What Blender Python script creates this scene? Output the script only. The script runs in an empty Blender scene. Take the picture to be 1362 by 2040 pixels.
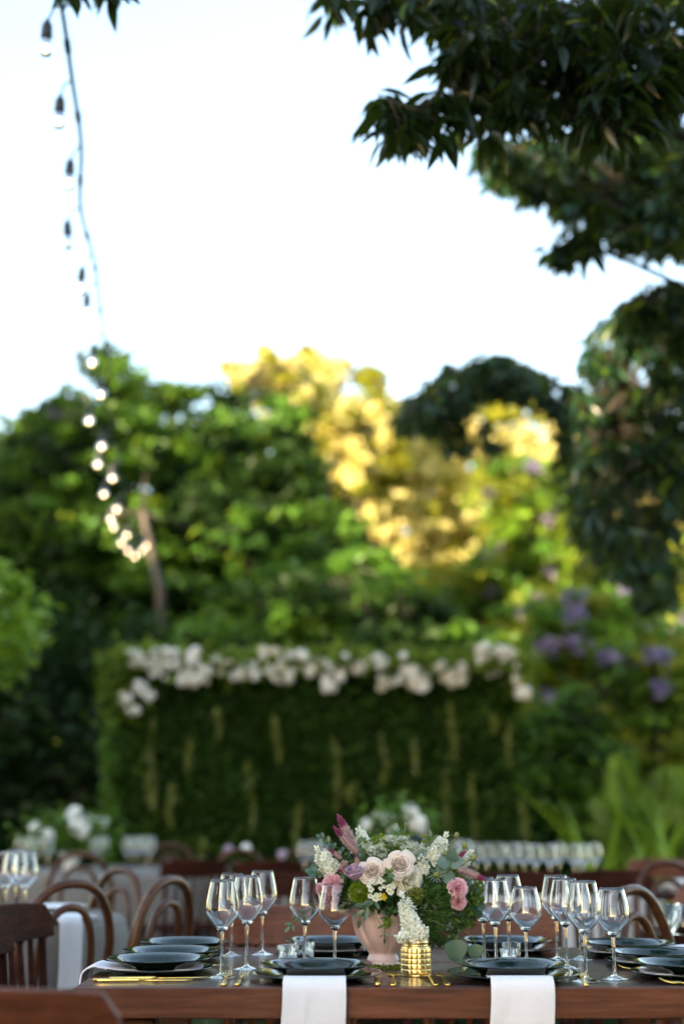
import bpy, math, random
import numpy as np
from mathutils import Vector, Matrix, Quaternion
random.seed(11)
rng = np.random.default_rng(11)
sc = bpy.context.scene
COL = sc.collection
R = math.radians
pi = math.pi

# ------------------------------------------------------------------ camera
CAMZ, PITCH, FPX = 1.101, R(12.05), 2833.0
cam_d = bpy.data.cameras.new('camera')
cam = bpy.data.objects.new('camera', cam_d)
COL.objects.link(cam)
cam.location = (0, 0, CAMZ)
cam.rotation_euler = (pi / 2 + PITCH, 0, 0)
cam_d.sensor_fit = 'VERTICAL'
cam_d.sensor_height = 36
cam_d.sensor_width = 24
cam_d.lens = 50
cam_d.clip_start = 0.05
cam_d.clip_end = 2000
cam_d.dof.use_dof = True
cam_d.dof.focus_distance = 3.27
cam_d.dof.aperture_fstop = 1.5
cam_d.dof.aperture_blades = 0
sc.camera = cam

# ------------------------------------------------------------------ sky and sun
SUN_AZ, SUN_EL = -140.0, 11.0           # degrees; azimuth from +Y towards +X
world = bpy.data.worlds.new('World')
sc.world = world
world.use_nodes = True
wn = world.node_tree.nodes
wl = world.node_tree.links
sky = wn.new('ShaderNodeTexSky')
sky.sky_type = 'NISHITA'
sky.sun_disc = False
sky.sun_elevation = R(SUN_EL)
sky.sun_rotation = R(SUN_AZ)
sky.air_density = 1.0
sky.dust_density = 0.9
sky.ozone_density = 1.0
bg = wn['Background']
bg.inputs['Strength'].default_value = 0.14
wl.new(sky.outputs[0], bg.inputs['Color'])
sun_d = bpy.data.lights.new('sun', 'SUN')
sun_d.energy = 5.0
sun_d.angle = R(0.5)
sun_d.color = (1.0, 0.80, 0.55)
sun = bpy.data.objects.new('sun', sun_d)
COL.objects.link(sun)
sv = Vector((math.sin(R(SUN_AZ)) * math.cos(R(SUN_EL)), math.cos(R(SUN_AZ)) * math.cos(R(SUN_EL)), math.sin(R(SUN_EL))))
sun.rotation_euler = sv.to_track_quat('Z', 'Y').to_euler()
sun.location = sv * 60
sc.view_settings.view_transform = 'Standard'
sc.view_settings.look = 'None'
sc.view_settings.exposure = 2.65
sc.view_settings.use_white_balance = True
sc.view_settings.white_balance_temperature = 7300
sc.view_settings.white_balance_tint = 12
sc.view_settings.gamma = 1.0
sc.view_settings.use_curve_mapping = False
sc.render.engine = 'CYCLES'
cy = sc.cycles
cy.use_denoising = True
cy.max_bounces = 14
cy.diffuse_bounces = 3
cy.glossy_bounces = 5
cy.transmission_bounces = 12
cy.transparent_max_bounces = 8
cy.sample_clamp_indirect = 6.0
cy.use_adaptive_sampling = True
cy.adaptive_threshold = 0.015

# ------------------------------------------------------------------ helpers
CP, SP = math.cos(PITCH), math.sin(PITCH)
def P(px, py, D):
    """the point at world depth D (metres along +Y) seen at photograph pixel px, py"""
    u, v = (px - 681) / FPX, (1020 - py) / FPX
    t = D / (CP - v * SP)
    return Vector((t * u, D, CAMZ + t * (SP + v * CP)))
def Pn(px, py, D):
    u, v = (px - 681) / FPX, (1020 - py) / FPX
    t = D / (CP - v * SP)
    return np.stack([t * u, D, CAMZ + t * (SP + v * CP)], 1)
def T(px, py, z):
    """the point at height z seen at photograph pixel px, py"""
    u, v = (px - 681) / FPX, (1020 - py) / FPX
    t = (z - CAMZ) / (SP + v * CP)
    return Vector((t * u, t * (CP - v * SP), z))

class MB:
    def __init__(s):
        s.v, s.f = [], []
    def add(s, vs, fs):
        o = len(s.v)
        s.v.extend([tuple(q) for q in vs])
        s.f.extend([tuple(i + o for i in g) for g in fs])
    def box(s, c, d, M=None):
        x, y, z = d[0] / 2, d[1] / 2, d[2] / 2
        vs = [Vector((c[0] + a * x, c[1] + b * y, c[2] + e * z)) for e in (-1, 1) for b in (-1, 1) for a in (-1, 1)]
        if M is not None:
            vs = [M @ q for q in vs]
        s.add(vs, [(0, 2, 3, 1), (4, 5, 7, 6), (0, 1, 5, 4), (2, 6, 7, 3), (0, 4, 6, 2), (1, 3, 7, 5)])
    def tube(s, pts, rad, n=8, cap=True, sx=1.0):
        pts = [Vector(p) for p in pts]
        if not hasattr(rad, '__len__'):
            rad = [rad] * len(pts)
        rings = []
        up = Vector((0.13, 0.21, 1)).normalized()
        prev = None
        for i, p in enumerate(pts):
            t = (pts[min(i + 1, len(pts) - 1)] - pts[max(i - 1, 0)]).normalized()
            a = (prev - t * prev.dot(t)) if prev is not None else t.cross(up)
            if a.length < 1e-6:
                a = t.orthogonal()
            a.normalize()
            prev = a
            b = t.cross(a)
            rings.append([p + (a * math.cos(2 * pi * k / n) * sx + b * math.sin(2 * pi * k / n)) * rad[i] for k in range(n)])
        vs = [q for r in rings for q in r]
        fs = [(i * n + k, i * n + (k + 1) % n, (i + 1) * n + (k + 1) % n, (i + 1) * n + k) for i in range(len(pts) - 1) for k in range(n)]
        if cap:
            fs.append(tuple(range(n - 1, -1, -1)))
            fs.append(tuple((len(pts) - 1) * n + k for k in range(n)))
        s.add(vs, fs)
    def lathe(s, prof, n=32, c=(0, 0, 0), fn=None, close=False):
        """prof: (r, z) pairs; r = 0 ends become a pole"""
        idx, vs, fs = [], [], []
        for r, z in prof:
            if r <= 1e-7:
                idx.append([len(vs)])
                vs.append((c[0], c[1], c[2] + z))
            else:
                ring = []
                for k in range(n):
                    th = 2 * pi * k / n
                    rr = r if fn is None else fn(r, z, th)
                    ring.append(len(vs))
                    vs.append((c[0] + rr * math.cos(th), c[1] + rr * math.sin(th), c[2] + z))
                idx.append(ring)
        m = len(idx)
        for i in range(m if close else m - 1):
            A, B = idx[i], idx[(i + 1) % m]
            for k in range(n):
                k2 = (k + 1) % n
                if len(A) == 1 and len(B) == 1:
                    break
                if len(A) == 1:
                    fs.append((A[0], B[k2], B[k]))
                elif len(B) == 1:
                    fs.append((A[k], A[k2], B[0]))
                else:
                    fs.append((A[k], A[k2], B[k2], B[k]))
        s.add(vs, fs)
    def grid(s, fn, nu, nv):
        vs = [fn(i / nu, j / nv) for j in range(nv + 1) for i in range(nu + 1)]
        w = nu + 1
        s.add(vs, [(j * w + i, j * w + i + 1, (j + 1) * w + i + 1, (j + 1) * w + i) for j in range(nv) for i in range(nu)])
    def mesh(s, name, m=None, smooth=True):
        me = bpy.data.meshes.new(name)
        me.from_pydata(s.v, [], s.f)
        if smooth:
            me.polygons.foreach_set('use_smooth', [True] * len(me.polygons))
        if m:
            me.materials.append(m)
        me.update()
        return me
    def build(s, name, m, parent=None, smooth=True, bevel=0, sub=0, solid=0):
        return link(name, s.mesh(name, m, smooth), parent, bevel, sub, solid)

def link(name, me, parent=None, bevel=0, sub=0, solid=0, loc=None, rot=None, scl=None):
    o = bpy.data.objects.new(name, me)
    COL.objects.link(o)
    if parent is not None:
        o.parent = parent
    if loc is not None:
        o.location = loc
    if rot is not None:
        o.rotation_mode = 'QUATERNION' if isinstance(rot, Quaternion) else 'XYZ'
        if isinstance(rot, Quaternion):
            o.rotation_quaternion = rot
        else:
            o.rotation_euler = rot
    if scl is not None:
        o.scale = (scl, scl, scl) if not hasattr(scl, '__len__') else scl
    if solid:
        k = o.modifiers.new('thick', 'SOLIDIFY'); k.thickness = solid; k.offset = 0
    if bevel:
        k = o.modifiers.new('bevel', 'BEVEL'); k.width = bevel; k.segments = 2; k.limit_method = 'ANGLE'; k.angle_limit = R(40)
    if sub:
        k = o.modifiers.new('sub', 'SUBSURF'); k.levels = sub; k.render_levels = sub
    return o

def tag(o, label, cat, group=None, kind=None):
    if label: o['label'] = label
    if cat: o['category'] = cat
    if group: o['group'] = group
    if kind: o['kind'] = kind
    return o
def thing(name, label, cat, loc=(0, 0, 0), rotz=0.0, group=None, quat=None, scl=None):
    o = bpy.data.objects.new(name, None)
    o.empty_display_size = 0.1
    COL.objects.link(o)
    o.location = loc
    if quat is not None:
        o.rotation_mode = 'QUATERNION'
        o.rotation_quaternion = quat
    else:
        o.rotation_euler = (0, 0, rotz)
    if scl is not None:
        o.scale = (scl, scl, scl) if not hasattr(scl, '__len__') else scl
    return tag(o, label, cat, group)
def dup(root, loc, rotz=None, label=None, group=None, quat=None, scl=None):
    """a copy of a thing with its parts and sub-parts, sharing mesh data"""
    r = root.copy()
    COL.objects.link(r)
    r.location = loc
    if quat is not None:
        r.rotation_mode = 'QUATERNION'
        r.rotation_quaternion = quat
    elif rotz is not None:
        r.rotation_euler = (0, 0, rotz)
    if scl is not None:
        r.scale = (scl, scl, scl) if not hasattr(scl, '__len__') else scl
    if label: r['label'] = label
    if group: r['group'] = group
    for ch in list(root.children):
        c = ch.copy(); COL.objects.link(c); c.parent = r
        for g in list(ch.children):
            d = g.copy(); COL.objects.link(d); d.parent = c
    return r
def face(d, up=(0, 0, 1)):
    """quaternion turning local +Z to direction d"""
    return Vector(d).to_track_quat('Z', 'Y')
def cr(pts, n=6):
    """Catmull-Rom through tuples"""
    pts = [np.array(p, float) for p in pts]
    q = [2 * pts[0] - pts[1]] + pts + [2 * pts[-1] - pts[-2]]
    out = []
    for i in range(1, len(q) - 2):
        for k in range(n):
            t = k / n
            a, b, c, d = q[i - 1], q[i], q[i + 1], q[i + 2]
            out.append(0.5 * (2 * b + (c - a) * t + (2 * a - 5 * b + 4 * c - d) * t * t + (3 * b - a - 3 * c + d) * t ** 3))
    out.append(pts[-1])
    return out
def np_mesh(name, V, F, m, mi=None):
    """V (n,3) float, F (k,3|4) int"""
    me = bpy.data.meshes.new(name)
    me.vertices.add(len(V))
    me.vertices.foreach_set('co', np.ascontiguousarray(V, np.float32).ravel())
    k = F.shape[1]
    me.loops.add(F.size)
    me.loops.foreach_set('vertex_index', np.ascontiguousarray(F, np.int32).ravel())
    me.polygons.add(len(F))
    me.polygons.foreach_set('loop_start', np.arange(0, F.size, k, dtype=np.int32))
    for q in (m if isinstance(m, (list, tuple)) else [m]):
        me.materials.append(q)
    if mi is not None:
        me.polygons.foreach_set('material_index', np.ascontiguousarray(mi, np.int32))
    me.update(calc_edges=True)
    return me

# ------------------------------------------------------------------ materials
def node(nt, kind, **kw):
    n = nt.nodes.new(kind)
    for k, v in kw.items():
        setattr(n, k, v)
    return n
def base_mat(name):
    m = bpy.data.materials.new(name)
    m.use_nodes = True
    return m, m.node_tree, m.node_tree.nodes['Principled BSDF']
def ramp(nt, fac, stops):
    r = node(nt, 'ShaderNodeValToRGB')
    el = r.color_ramp.elements
    while len(el) < len(stops):
        el.new(0.5)
    for e, (p, c) in zip(el, stops):
        e.position = p
        e.color = (*c, 1)
    nt.links.new(fac, r.inputs[0])
    return r.outputs[0]
def noise(nt, scale, detail=4, stretch=None, coord='Object', rough=0.55):
    tc = node(nt, 'ShaderNodeTexCoord')
    mp = node(nt, 'ShaderNodeMapping')
    if stretch:
        mp.inputs['Scale'].default_value = stretch
    nt.links.new(tc.outputs[coord], mp.inputs[0])
    n = node(nt, 'ShaderNodeTexNoise')
    n.inputs['Scale'].default_value = scale
    n.inputs['Detail'].default_value = detail
    n.inputs['Roughness'].default_value = rough
    nt.links.new(mp.outputs[0], n.inputs['Vector'])
    return n.outputs['Fac']
def bump(nt, b, h, strength, dist=0.01):
    n = node(nt, 'ShaderNodeBump')
    n.inputs['Strength'].default_value = strength
    n.inputs['Distance'].default_value = dist
    nt.links.new(h, n.inputs['Height'])
    nt.links.new(n.outputs[0], b.inputs['Normal'])
def simple(name, c1, c2, rough=0.5, scale=30, bmp=0.0, metal=0.0, spec=0.5, coat=0.0, sss=0.0, stretch=None, bdist=0.002):
    m, nt, b = base_mat(name)
    f = noise(nt, scale, 4, stretch)
    nt.links.new(ramp(nt, f, [(0.3, c1), (0.7, c2)]), b.inputs['Base Color'])
    b.inputs['Roughness'].default_value = rough
    b.inputs['Metallic'].default_value = metal
    b.inputs['Specular IOR Level'].default_value = spec
    b.inputs['Coat Weight'].default_value = coat
    b.inputs['Coat Roughness'].default_value = 0.12
    if sss:
        b.inputs['Subsurface Weight'].default_value = sss
        b.inputs['Subsurface Radius'].default_value = (0.01, 0.006, 0.004)
        b.inputs['Subsurface Scale'].default_value = 0.5
    if bmp:
        bump(nt, b, f, bmp, bdist)
    return m
def wood(name, dark, mid, light, axis=0, rough=0.35, coat=0.3, scale=9.0):
    m, nt, b = base_mat(name)
    st = [9.0, 9.0, 9.0]
    st[axis] = 0.7
    f1 = noise(nt, scale, 6, st, rough=0.65)
    f2 = noise(nt, 2.3, 3, [3 if a != axis else 0.8 for a in range(3)])
    mx = node(nt, 'ShaderNodeMath', operation='ADD')
    ml = node(nt, 'ShaderNodeMath', operation='MULTIPLY')
    ml.inputs[1].default_value = 0.5
    nt.links.new(f2, ml.inputs[0])
    mm = node(nt, 'ShaderNodeMath', operation='MULTIPLY')
    mm.inputs[1].default_value = 0.5
    nt.links.new(f1, mm.inputs[0])
    nt.links.new(ml.outputs[0], mx.inputs[0]); nt.links.new(mm.outputs[0], mx.inputs[1])
    nt.links.new(ramp(nt, mx.outputs[0], [(0.33, dark), (0.5, mid), (0.66, light)]), b.inputs['Base Color'])
    rr = node(nt, 'ShaderNodeMapRange')
    rr.inputs[3].default_value = rough - 0.1
    rr.inputs[4].default_value = rough + 0.15
    nt.links.new(f2, rr.inputs[0])
    nt.links.new(rr.outputs[0], b.inputs['Roughness'])
    b.inputs['Coat Weight'].default_value = coat
    b.inputs['Coat Roughness'].default_value = 0.18
    b.inputs['Specular IOR Level'].default_value = 0.5 if coat > 0.4 else (0.04 if coat == 0 else 0.2)
    bump(nt, b, f1, 0.25, 0.0015)
    return m
def leafmat(name, c1, c2, trans=0.35, tcol=None, gloss=0.06, rough=0.4):
    """diffuse + translucent leaf, each leaf its own shade between c1 and c2"""
    m = bpy.data.materials.new(name)
    m.use_nodes = True
    nt = m.node_tree
    nt.nodes.clear()
    out = node(nt, 'ShaderNodeOutputMaterial')
    geo = node(nt, 'ShaderNodeNewGeometry')
    col = ramp(nt, geo.outputs['Random Per Island'], [(0.0, c1), (1.0, c2)])
    dif = node(nt, 'ShaderNodeBsdfDiffuse')
    trn = node(nt, 'ShaderNodeBsdfTranslucent')
    gl = node(nt, 'ShaderNodeBsdfGlossy')
    gl.inputs['Roughness'].default_value = rough
    gl.inputs['Color'].default_value = (1, 1, 1, 1)
    nt.links.new(col, dif.inputs[0])
    t = tcol or tuple(min(1, x * 1.6) for x in c2)
    tc2 = ramp(nt, geo.outputs['Random Per Island'], [(0.0, tuple(x * 0.7 for x in t)), (1.0, t)])
    nt.links.new(tc2, trn.inputs[0])
    mx = node(nt, 'ShaderNodeMixShader')
    mx.inputs[0].default_value = trans
    nt.links.new(dif.outputs[0], mx.inputs[1]); nt.links.new(trn.outputs[0], mx.inputs[2])
    m2 = node(nt, 'ShaderNodeMixShader')
    m2.inputs[0].default_value = gloss
    nt.links.new(mx.outputs[0], m2.inputs[1]); nt.links.new(gl.outputs[0], m2.inputs[2])
    nt.links.new(m2.outputs[0], out.inputs[0])
    return m
def petalmat(name, c1, c2, trans=0.3, scale=40):
    m = bpy.data.materials.new(name)
    m.use_nodes = True
    nt = m.node_tree
    nt.nodes.clear()
    out = node(nt, 'ShaderNodeOutputMaterial')
    f = noise(nt, scale, 3)
    col = ramp(nt, f, [(0.3, c1), (0.7, c2)])
    dif = node(nt, 'ShaderNodeBsdfDiffuse')
    trn = node(nt, 'ShaderNodeBsdfTranslucent')
    nt.links.new(col, dif.inputs[0]); nt.links.new(col, trn.inputs[0])
    mx = node(nt, 'ShaderNodeMixShader')
    mx.inputs[0].default_value = trans
    nt.links.new(dif.outputs[0], mx.inputs[1]); nt.links.new(trn.outputs[0], mx.inputs[2])
    nt.links.new(mx.outputs[0], out.inputs[0])
    return m

M = {}
M['table_wood'] = wood('table_wood', (0.026, 0.009, 0.005), (0.098, 0.028, 0.014), (0.175, 0.056, 0.028), 0, 0.38, 0.12)
M['top_wood'] = wood('table_top_wood', (0.022, 0.011, 0.008), (0.05, 0.023, 0.016), (0.085, 0.04, 0.028), 0, 0.28, 0.42)
M['chair_wood'] = wood('chair_wood', (0.05, 0.014, 0.007), (0.125, 0.036, 0.017), (0.20, 0.066, 0.032), 0, 0.42, 0.08)
M['dark_wood'] = wood('dark_chair_wood', (0.010, 0.004, 0.003), (0.030, 0.009, 0.006), (0.075, 0.022, 0.012), 0, 0.6, 0.0)
M['bent_wood'] = wood('bent_wood', (0.022, 0.008, 0.004), (0.062, 0.022, 0.010), (0.12, 0.045, 0.019), 2, 0.34, 0.22)
M['cane'] = simple('seat_cane', (0.17, 0.09, 0.04), (0.27, 0.15, 0.07), 0.6, 160, 0.3)
M['plate'] = simple('green_glaze', (0.004, 0.012, 0.010), (0.008, 0.020, 0.015), 0.08, 12, 0.0, 0, 0.36, 0.15)
M['napkin'] = simple('napkin_linen', (0.70, 0.67, 0.71), (0.78, 0.75, 0.79), 0.9, 420, 0.35, 0, 0.1)
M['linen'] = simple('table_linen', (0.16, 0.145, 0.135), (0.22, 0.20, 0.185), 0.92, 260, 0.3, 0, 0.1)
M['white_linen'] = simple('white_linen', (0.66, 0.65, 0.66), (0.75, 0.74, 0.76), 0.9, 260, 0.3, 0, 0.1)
M['white_china'] = simple('white_china', (0.72, 0.72, 0.74), (0.78, 0.78, 0.80), 0.15, 12, 0, 0, 0.5, 0.3)
M['gold'] = simple('gold_metal', (0.78, 0.50, 0.13), (0.90, 0.63, 0.20), 0.22, 60, 0.05, 1.0)
M['jar_gold'] = simple('hammered_gold', (0.74, 0.52, 0.20), (0.92, 0.70, 0.34), 0.31, 260, 0.35, 1.0, bdist=0.001)
M['steel'] = simple('steel', (0.6, 0.58, 0.55), (0.7, 0.68, 0.64), 0.15, 60, 0, 1.0)
M['vase'] = simple('pink_ceramic', (0.50, 0.33, 0.32), (0.68, 0.49, 0.475), 0.4, 16, 0.06, 0, 0.45, 0.15)
M['wax'] = simple('white_wax', (0.78, 0.76, 0.72), (0.85, 0.83, 0.78), 0.45, 30, 0, 0, 0.4, 0, 0.3)
M['wick'] = simple('wick', (0.05, 0.045, 0.04), (0.09, 0.08, 0.07), 0.9, 80)
M['soil'] = simple('lawn_soil', (0.014, 0.026, 0.007), (0.035, 0.055, 0.014), 0.95, 3.0, 0.5, spec=0.1)
M['bark'] = simple('grey_bark', (0.04, 0.034, 0.026), (0.10, 0.085, 0.07), 0.9, 12, 0.6, stretch=(3, 3, 0.6), bdist=0.02)
M['dark_bark'] = simple('dark_bark', (0.016, 0.013, 0.009), (0.042, 0.034, 0.024), 0.9, 14, 0.6, stretch=(3, 3, 0.6), bdist=0.02)
M['rubber'] = simple('black_rubber', (0.008, 0.009, 0.009), (0.016, 0.017, 0.016), 0.5, 60)
M['cord'] = simple('green_cord', (0.006, 0.02, 0.014), (0.012, 0.035, 0.024), 0.5, 60)
M['backing'] = simple('hedge_backing', (0.005, 0.010, 0.003), (0.012, 0.022, 0.006), 0.95, 14, 0.5)
nt = M['napkin'].node_tree
_b = nt.nodes['Principled BSDF']
_n = noise(nt, 24, 3, (1, 1, 0.35))
_k = node(nt, 'ShaderNodeBump'); _k.inputs['Strength'].default_value = 0.35; _k.inputs['Distance'].default_value = 0.006
nt.links.new(_n, _k.inputs['Height']); nt.links.new(_b.inputs['Normal'].links[0].from_socket, _k.inputs['Normal']); nt.links.new(_k.outputs[0], _b.inputs['Normal'])
def glass_mat(name, ior=1.5, tint=(1, 1, 1)):
    m, nt, b = base_mat(name)
    b.inputs['Base Color'].default_value = (*tint, 1)
    b.inputs['Roughness'].default_value = 0.0
    b.inputs['IOR'].default_value = ior
    b.inputs['Transmission Weight'].default_value = 1.0
    # faint smears left by polishing
    f = noise(nt, 22, 3)
    r = node(nt, 'ShaderNodeMapRange')
    r.inputs[1].default_value = 0.5; r.inputs[2].default_value = 0.9
    r.inputs[3].default_value = 0.0; r.inputs[4].default_value = 0.06
    nt.links.new(f, r.inputs[0]); nt.links.new(r.outputs[0], b.inputs['Roughness'])
    return m
M['glass'] = glass_mat('clear_glass', 1.52)
def emit_mat(name, col, strength):
    m, nt, b = base_mat(name)
    b.inputs['Base Color'].default_value = (*col, 1)
    b.inputs['Emission Color'].default_value = (*col, 1)
    b.inputs['Emission Strength'].default_value = strength
    return m
M['filament'] = emit_mat('glowing_filament', (1.0, 0.70, 0.36), 3.6)

# leaves
M['lf_left'] = leafmat('feathery_leaf', (0.012, 0.050, 0.006), (0.070, 0.185, 0.018), 0.35, (0.24, 0.38, 0.04), 0.02, 0.5)
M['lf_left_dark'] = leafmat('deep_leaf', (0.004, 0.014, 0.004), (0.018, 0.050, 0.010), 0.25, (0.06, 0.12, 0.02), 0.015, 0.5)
M['lf_sun_gold'] = leafmat('sun_gold_leaf', (0.42, 0.43, 0.13), (0.78, 0.73, 0.36), 0.4, (0.9, 0.78, 0.25), 0.03, 0.5)  # the low sun's gold and brightness put into the leaf colour
M['lf_mid'] = leafmat('fresh_leaf', (0.018, 0.060, 0.005), (0.12, 0.22, 0.015), 0.4, (0.42, 0.46, 0.05), 0.02, 0.5)
M['lf_olive'] = leafmat('olive_leaf', (0.06, 0.10, 0.008), (0.20, 0.24, 0.02), 0.45, (0.70, 0.60, 0.06), 0.02, 0.5)
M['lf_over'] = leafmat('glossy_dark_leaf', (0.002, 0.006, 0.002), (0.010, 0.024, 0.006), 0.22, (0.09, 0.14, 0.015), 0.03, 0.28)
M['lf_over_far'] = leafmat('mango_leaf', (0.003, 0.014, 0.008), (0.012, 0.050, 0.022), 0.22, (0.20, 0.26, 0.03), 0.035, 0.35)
M['lf_hedge'] = leafmat('moss_leaf', (0.004, 0.015, 0.002), (0.032, 0.078, 0.008), 0.2, (0.08, 0.16, 0.015), 0.01, 0.5)
M['lf_bright'] = leafmat('bright_shrub_leaf', (0.09, 0.20, 0.012), (0.20, 0.36, 0.03), 0.4, (0.4, 0.6, 0.05))
M['lf_far'] = leafmat('far_leaf', (0.030, 0.060, 0.010), (0.09, 0.13, 0.02), 0.35, (0.4, 0.4, 0.06))
M['lf_palm'] = leafmat('palm_leaf', (0.010, 0.045, 0.004), (0.08, 0.19, 0.010), 0.35, (0.4, 0.5, 0.04), 0.03, 0.4)
M['purple'] = leafmat('jacaranda_petal', (0.13, 0.10, 0.22), (0.27, 0.21, 0.38), 0.35, (0.4, 0.28, 0.55))
M['lf_strap'] = leafmat('strap_leaf', (0.03, 0.10, 0.006), (0.20, 0.36, 0.02), 0.35, (0.45, 0.55, 0.04), 0.03, 0.4)
M['grass'] = leafmat('grass_blade', (0.02, 0.05, 0.008), (0.06, 0.12, 0.02), 0.3)

M['lf_glint'] = leafmat('glint_leaf', (0.02, 0.07, 0.006), (0.09, 0.17, 0.015), 0.4, (0.45, 0.5, 0.05), 0.03, 0.4)  # brighter leaf colour standing in for sun glints on the dark boughs
M['lf_light'] = leafmat('light_green_leaf', (0.028, 0.105, 0.014), (0.095, 0.235, 0.032), 0.4, (0.35, 0.5, 0.05), 0.02, 0.5)
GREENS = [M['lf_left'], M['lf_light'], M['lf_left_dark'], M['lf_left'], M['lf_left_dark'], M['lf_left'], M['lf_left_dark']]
FRESH = [M['lf_mid'], M['lf_light'], M['lf_left'], M['lf_olive'], M['lf_bright']]
# ------------------------------------------------------------------ leaf clouds
def leaf_arrays(C, L, W, droop=0.35, flat=0.6, tilt=None):
    """two folded triangles per leaf round the points C; L, W arrays or numbers"""
    n = len(C)
    L = np.broadcast_to(L, n) * rng.uniform(0.7, 1.3, n)
    W = np.broadcast_to(W, n) * rng.uniform(0.7, 1.3, n)
    a = rng.uniform(0, 2 * pi, n)
    d = np.stack([np.cos(a), np.sin(a), rng.normal(-droop, 0.45, n)], 1)
    d /= np.linalg.norm(d, axis=1, keepdims=True)
    nrm = rng.normal(0, 1 - flat, (n, 3)) + np.array([0, 0, flat])
    s = np.cross(d, nrm)
    s /= np.maximum(np.linalg.norm(s, axis=1, keepdims=True), 1e-6)
    up = np.cross(s, d)
    base = C - d * (L * 0.5)[:, None]
    tip = C + d * (L * 0.5)[:, None] - up * (L * 0.12)[:, None]
    mid = C + up * (W * 0.25)[:, None]
    l = mid + s * (W * 0.5)[:, None]
    r = mid - s * (W * 0.5)[:, None]
    V = np.stack([base, l, tip, r], 1).reshape(-1, 3)
    i = np.arange(n)[:, None] * 4
    F = np.concatenate([i + np.array([[0, 1, 2]]), i + np.array([[0, 2, 3]])], 1).reshape(-1, 3)
    return V, F
def in_poly(px, py, poly):
    c = np.zeros(len(px), bool)
    n = len(poly)
    for i in range(n):
        x1, y1 = poly[i]
        x2, y2 = poly[(i + 1) % n]
        k = ((y1 > py) != (y2 > py)) & (px < (x2 - x1) * (py - y1) / (y2 - y1 + 1e-9) + x1)
        c ^= k
    return c
def poly_pts(poly, n, D0, D1):
    a = np.array(poly, float)
    lo, hi = a.min(0), a.max(0)
    out = np.zeros((0, 2))
    while len(out) < n:
        q = rng.uniform(lo, hi, (n * 3, 2))
        out = np.concatenate([out, q[in_poly(q[:, 0], q[:, 1], poly)]])
    out = out[:n]
    return Pn(out[:, 0], out[:, 1], rng.uniform(D0, D1, n))
def clumps(C, per, rx, rz, jitter=0.35):
    """leaf points in flattened blobs round the clump centres C"""
    n = len(C)
    k = rng.uniform(1 - jitter, 1 + jitter, n)
    d = rng.normal(0, 1, (n, per, 3))
    d /= np.linalg.norm(d, axis=2, keepdims=True)
    d *= rng.uniform(0, 1, (n, per, 1)) ** 0.5
    d *= np.array([rx, rx, rz])
    d *= k[:, None, None]
    return (C[:, None, :] + d).reshape(-1, 3)
def limb(mb, a, b, r0, r1, wob=0.12, n=6, sides=7):
    a, b = Vector(a), Vector(b)
    L = (b - a).length
    pts = []
    for i in range(n + 1):
        t = i / n
        w = math.sin(t * pi) * wob * L
        pts.append(a.lerp(b, t) + Vector((random.uniform(-w, w), random.uniform(-w, w), random.uniform(0, w))) * (0.6 if 0 < i < n else 0))
    mb.tube(pts, [r0 + (r1 - r0) * i / n for i in range(n + 1)], sides)
def tree(name, label, base, polys, mats, bark, per, rx, rz, L, W, nclump, D, r0=0.18, fork=0.35, limbs=7, extra=None, group=None, droop=0.35, flat=0.6, cat='tree', trunk_pts=None):
    """a trunk from base, limbs to some of the clumps, a crown of leaf clumps inside the outlines"""
    t = thing(name, label, cat, base, 0, group)
    inv = Vector(base)
    C = np.concatenate([poly_pts(p, int(nclump * f), *(d or D)) for p, f, d in polys])
    top = Vector(C.mean(0)) if trunk_pts is None else Vector(trunk_pts[-1])
    mb = MB()
    if trunk_pts is None:
        f = Vector(base).lerp(top, fork)
        f.z = base[2] + (top.z - base[2]) * fork
        limb(mb, (0, 0, -0.1), f - inv, r0, r0 * 0.7, 0.04, 7, 10)
    else:
        tp = cr([tuple(Vector(q) - inv) for q in trunk_pts], 4)
        mb.tube(tp, [r0 * (1 - 0.45 * i / (len(tp) - 1)) for i in range(len(tp))], 10)
        f = Vector(trunk_pts[-1])
    mb.build('trunk', bark, t)
    sel = rng.choice(len(C), limbs, replace=False)
    for i in sel:
        mb = MB()
        e = Vector(C[i])
        limb(mb, f - inv, e - inv, r0 * 0.32, r0 * 0.07, 0.10, 6, 6)
        for j in rng.choice(len(C), 60):
            if (Vector(C[j]) - e).length < rx * 4:
                limb(mb, e - inv, Vector(C[j]) - inv, r0 * 0.1, r0 * 0.04, 0.08, 3, 4)
        mb.build('limb', M['dark_bark'], t)
    h = len(C) // 2
    pts = np.concatenate([clumps(C[:h], per, rx, rz, 0.5), clumps(C[h:], per, rx * 0.7, rz * 2.1, 0.5)])
    V, F = leaf_arrays(pts - np.array(inv), L, W, droop, flat)
    ml = mats if isinstance(mats, (list, tuple)) else [mats]
    mi = np.repeat(rng.choice(len(ml), len(C)), per * 2)
    o = link('crown', np_mesh('crown', V, F, ml, mi), t)
    if extra:
        nm, mt, n, per2, l2 = extra
        k = rng.choice(len(C), n, replace=False)
        V, F = leaf_arrays(clumps(C[k] + np.array([0, -rx * 0.9, rz * 0.3]), per2, rx * 0.5, rz * 1.3) - np.array(inv), l2, l2 * 0.7, 0.2, 0.3)
        b = link(nm, np_mesh(nm, V, F, mt), t)
        b['kind'] = 'stuff'
    return t

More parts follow.
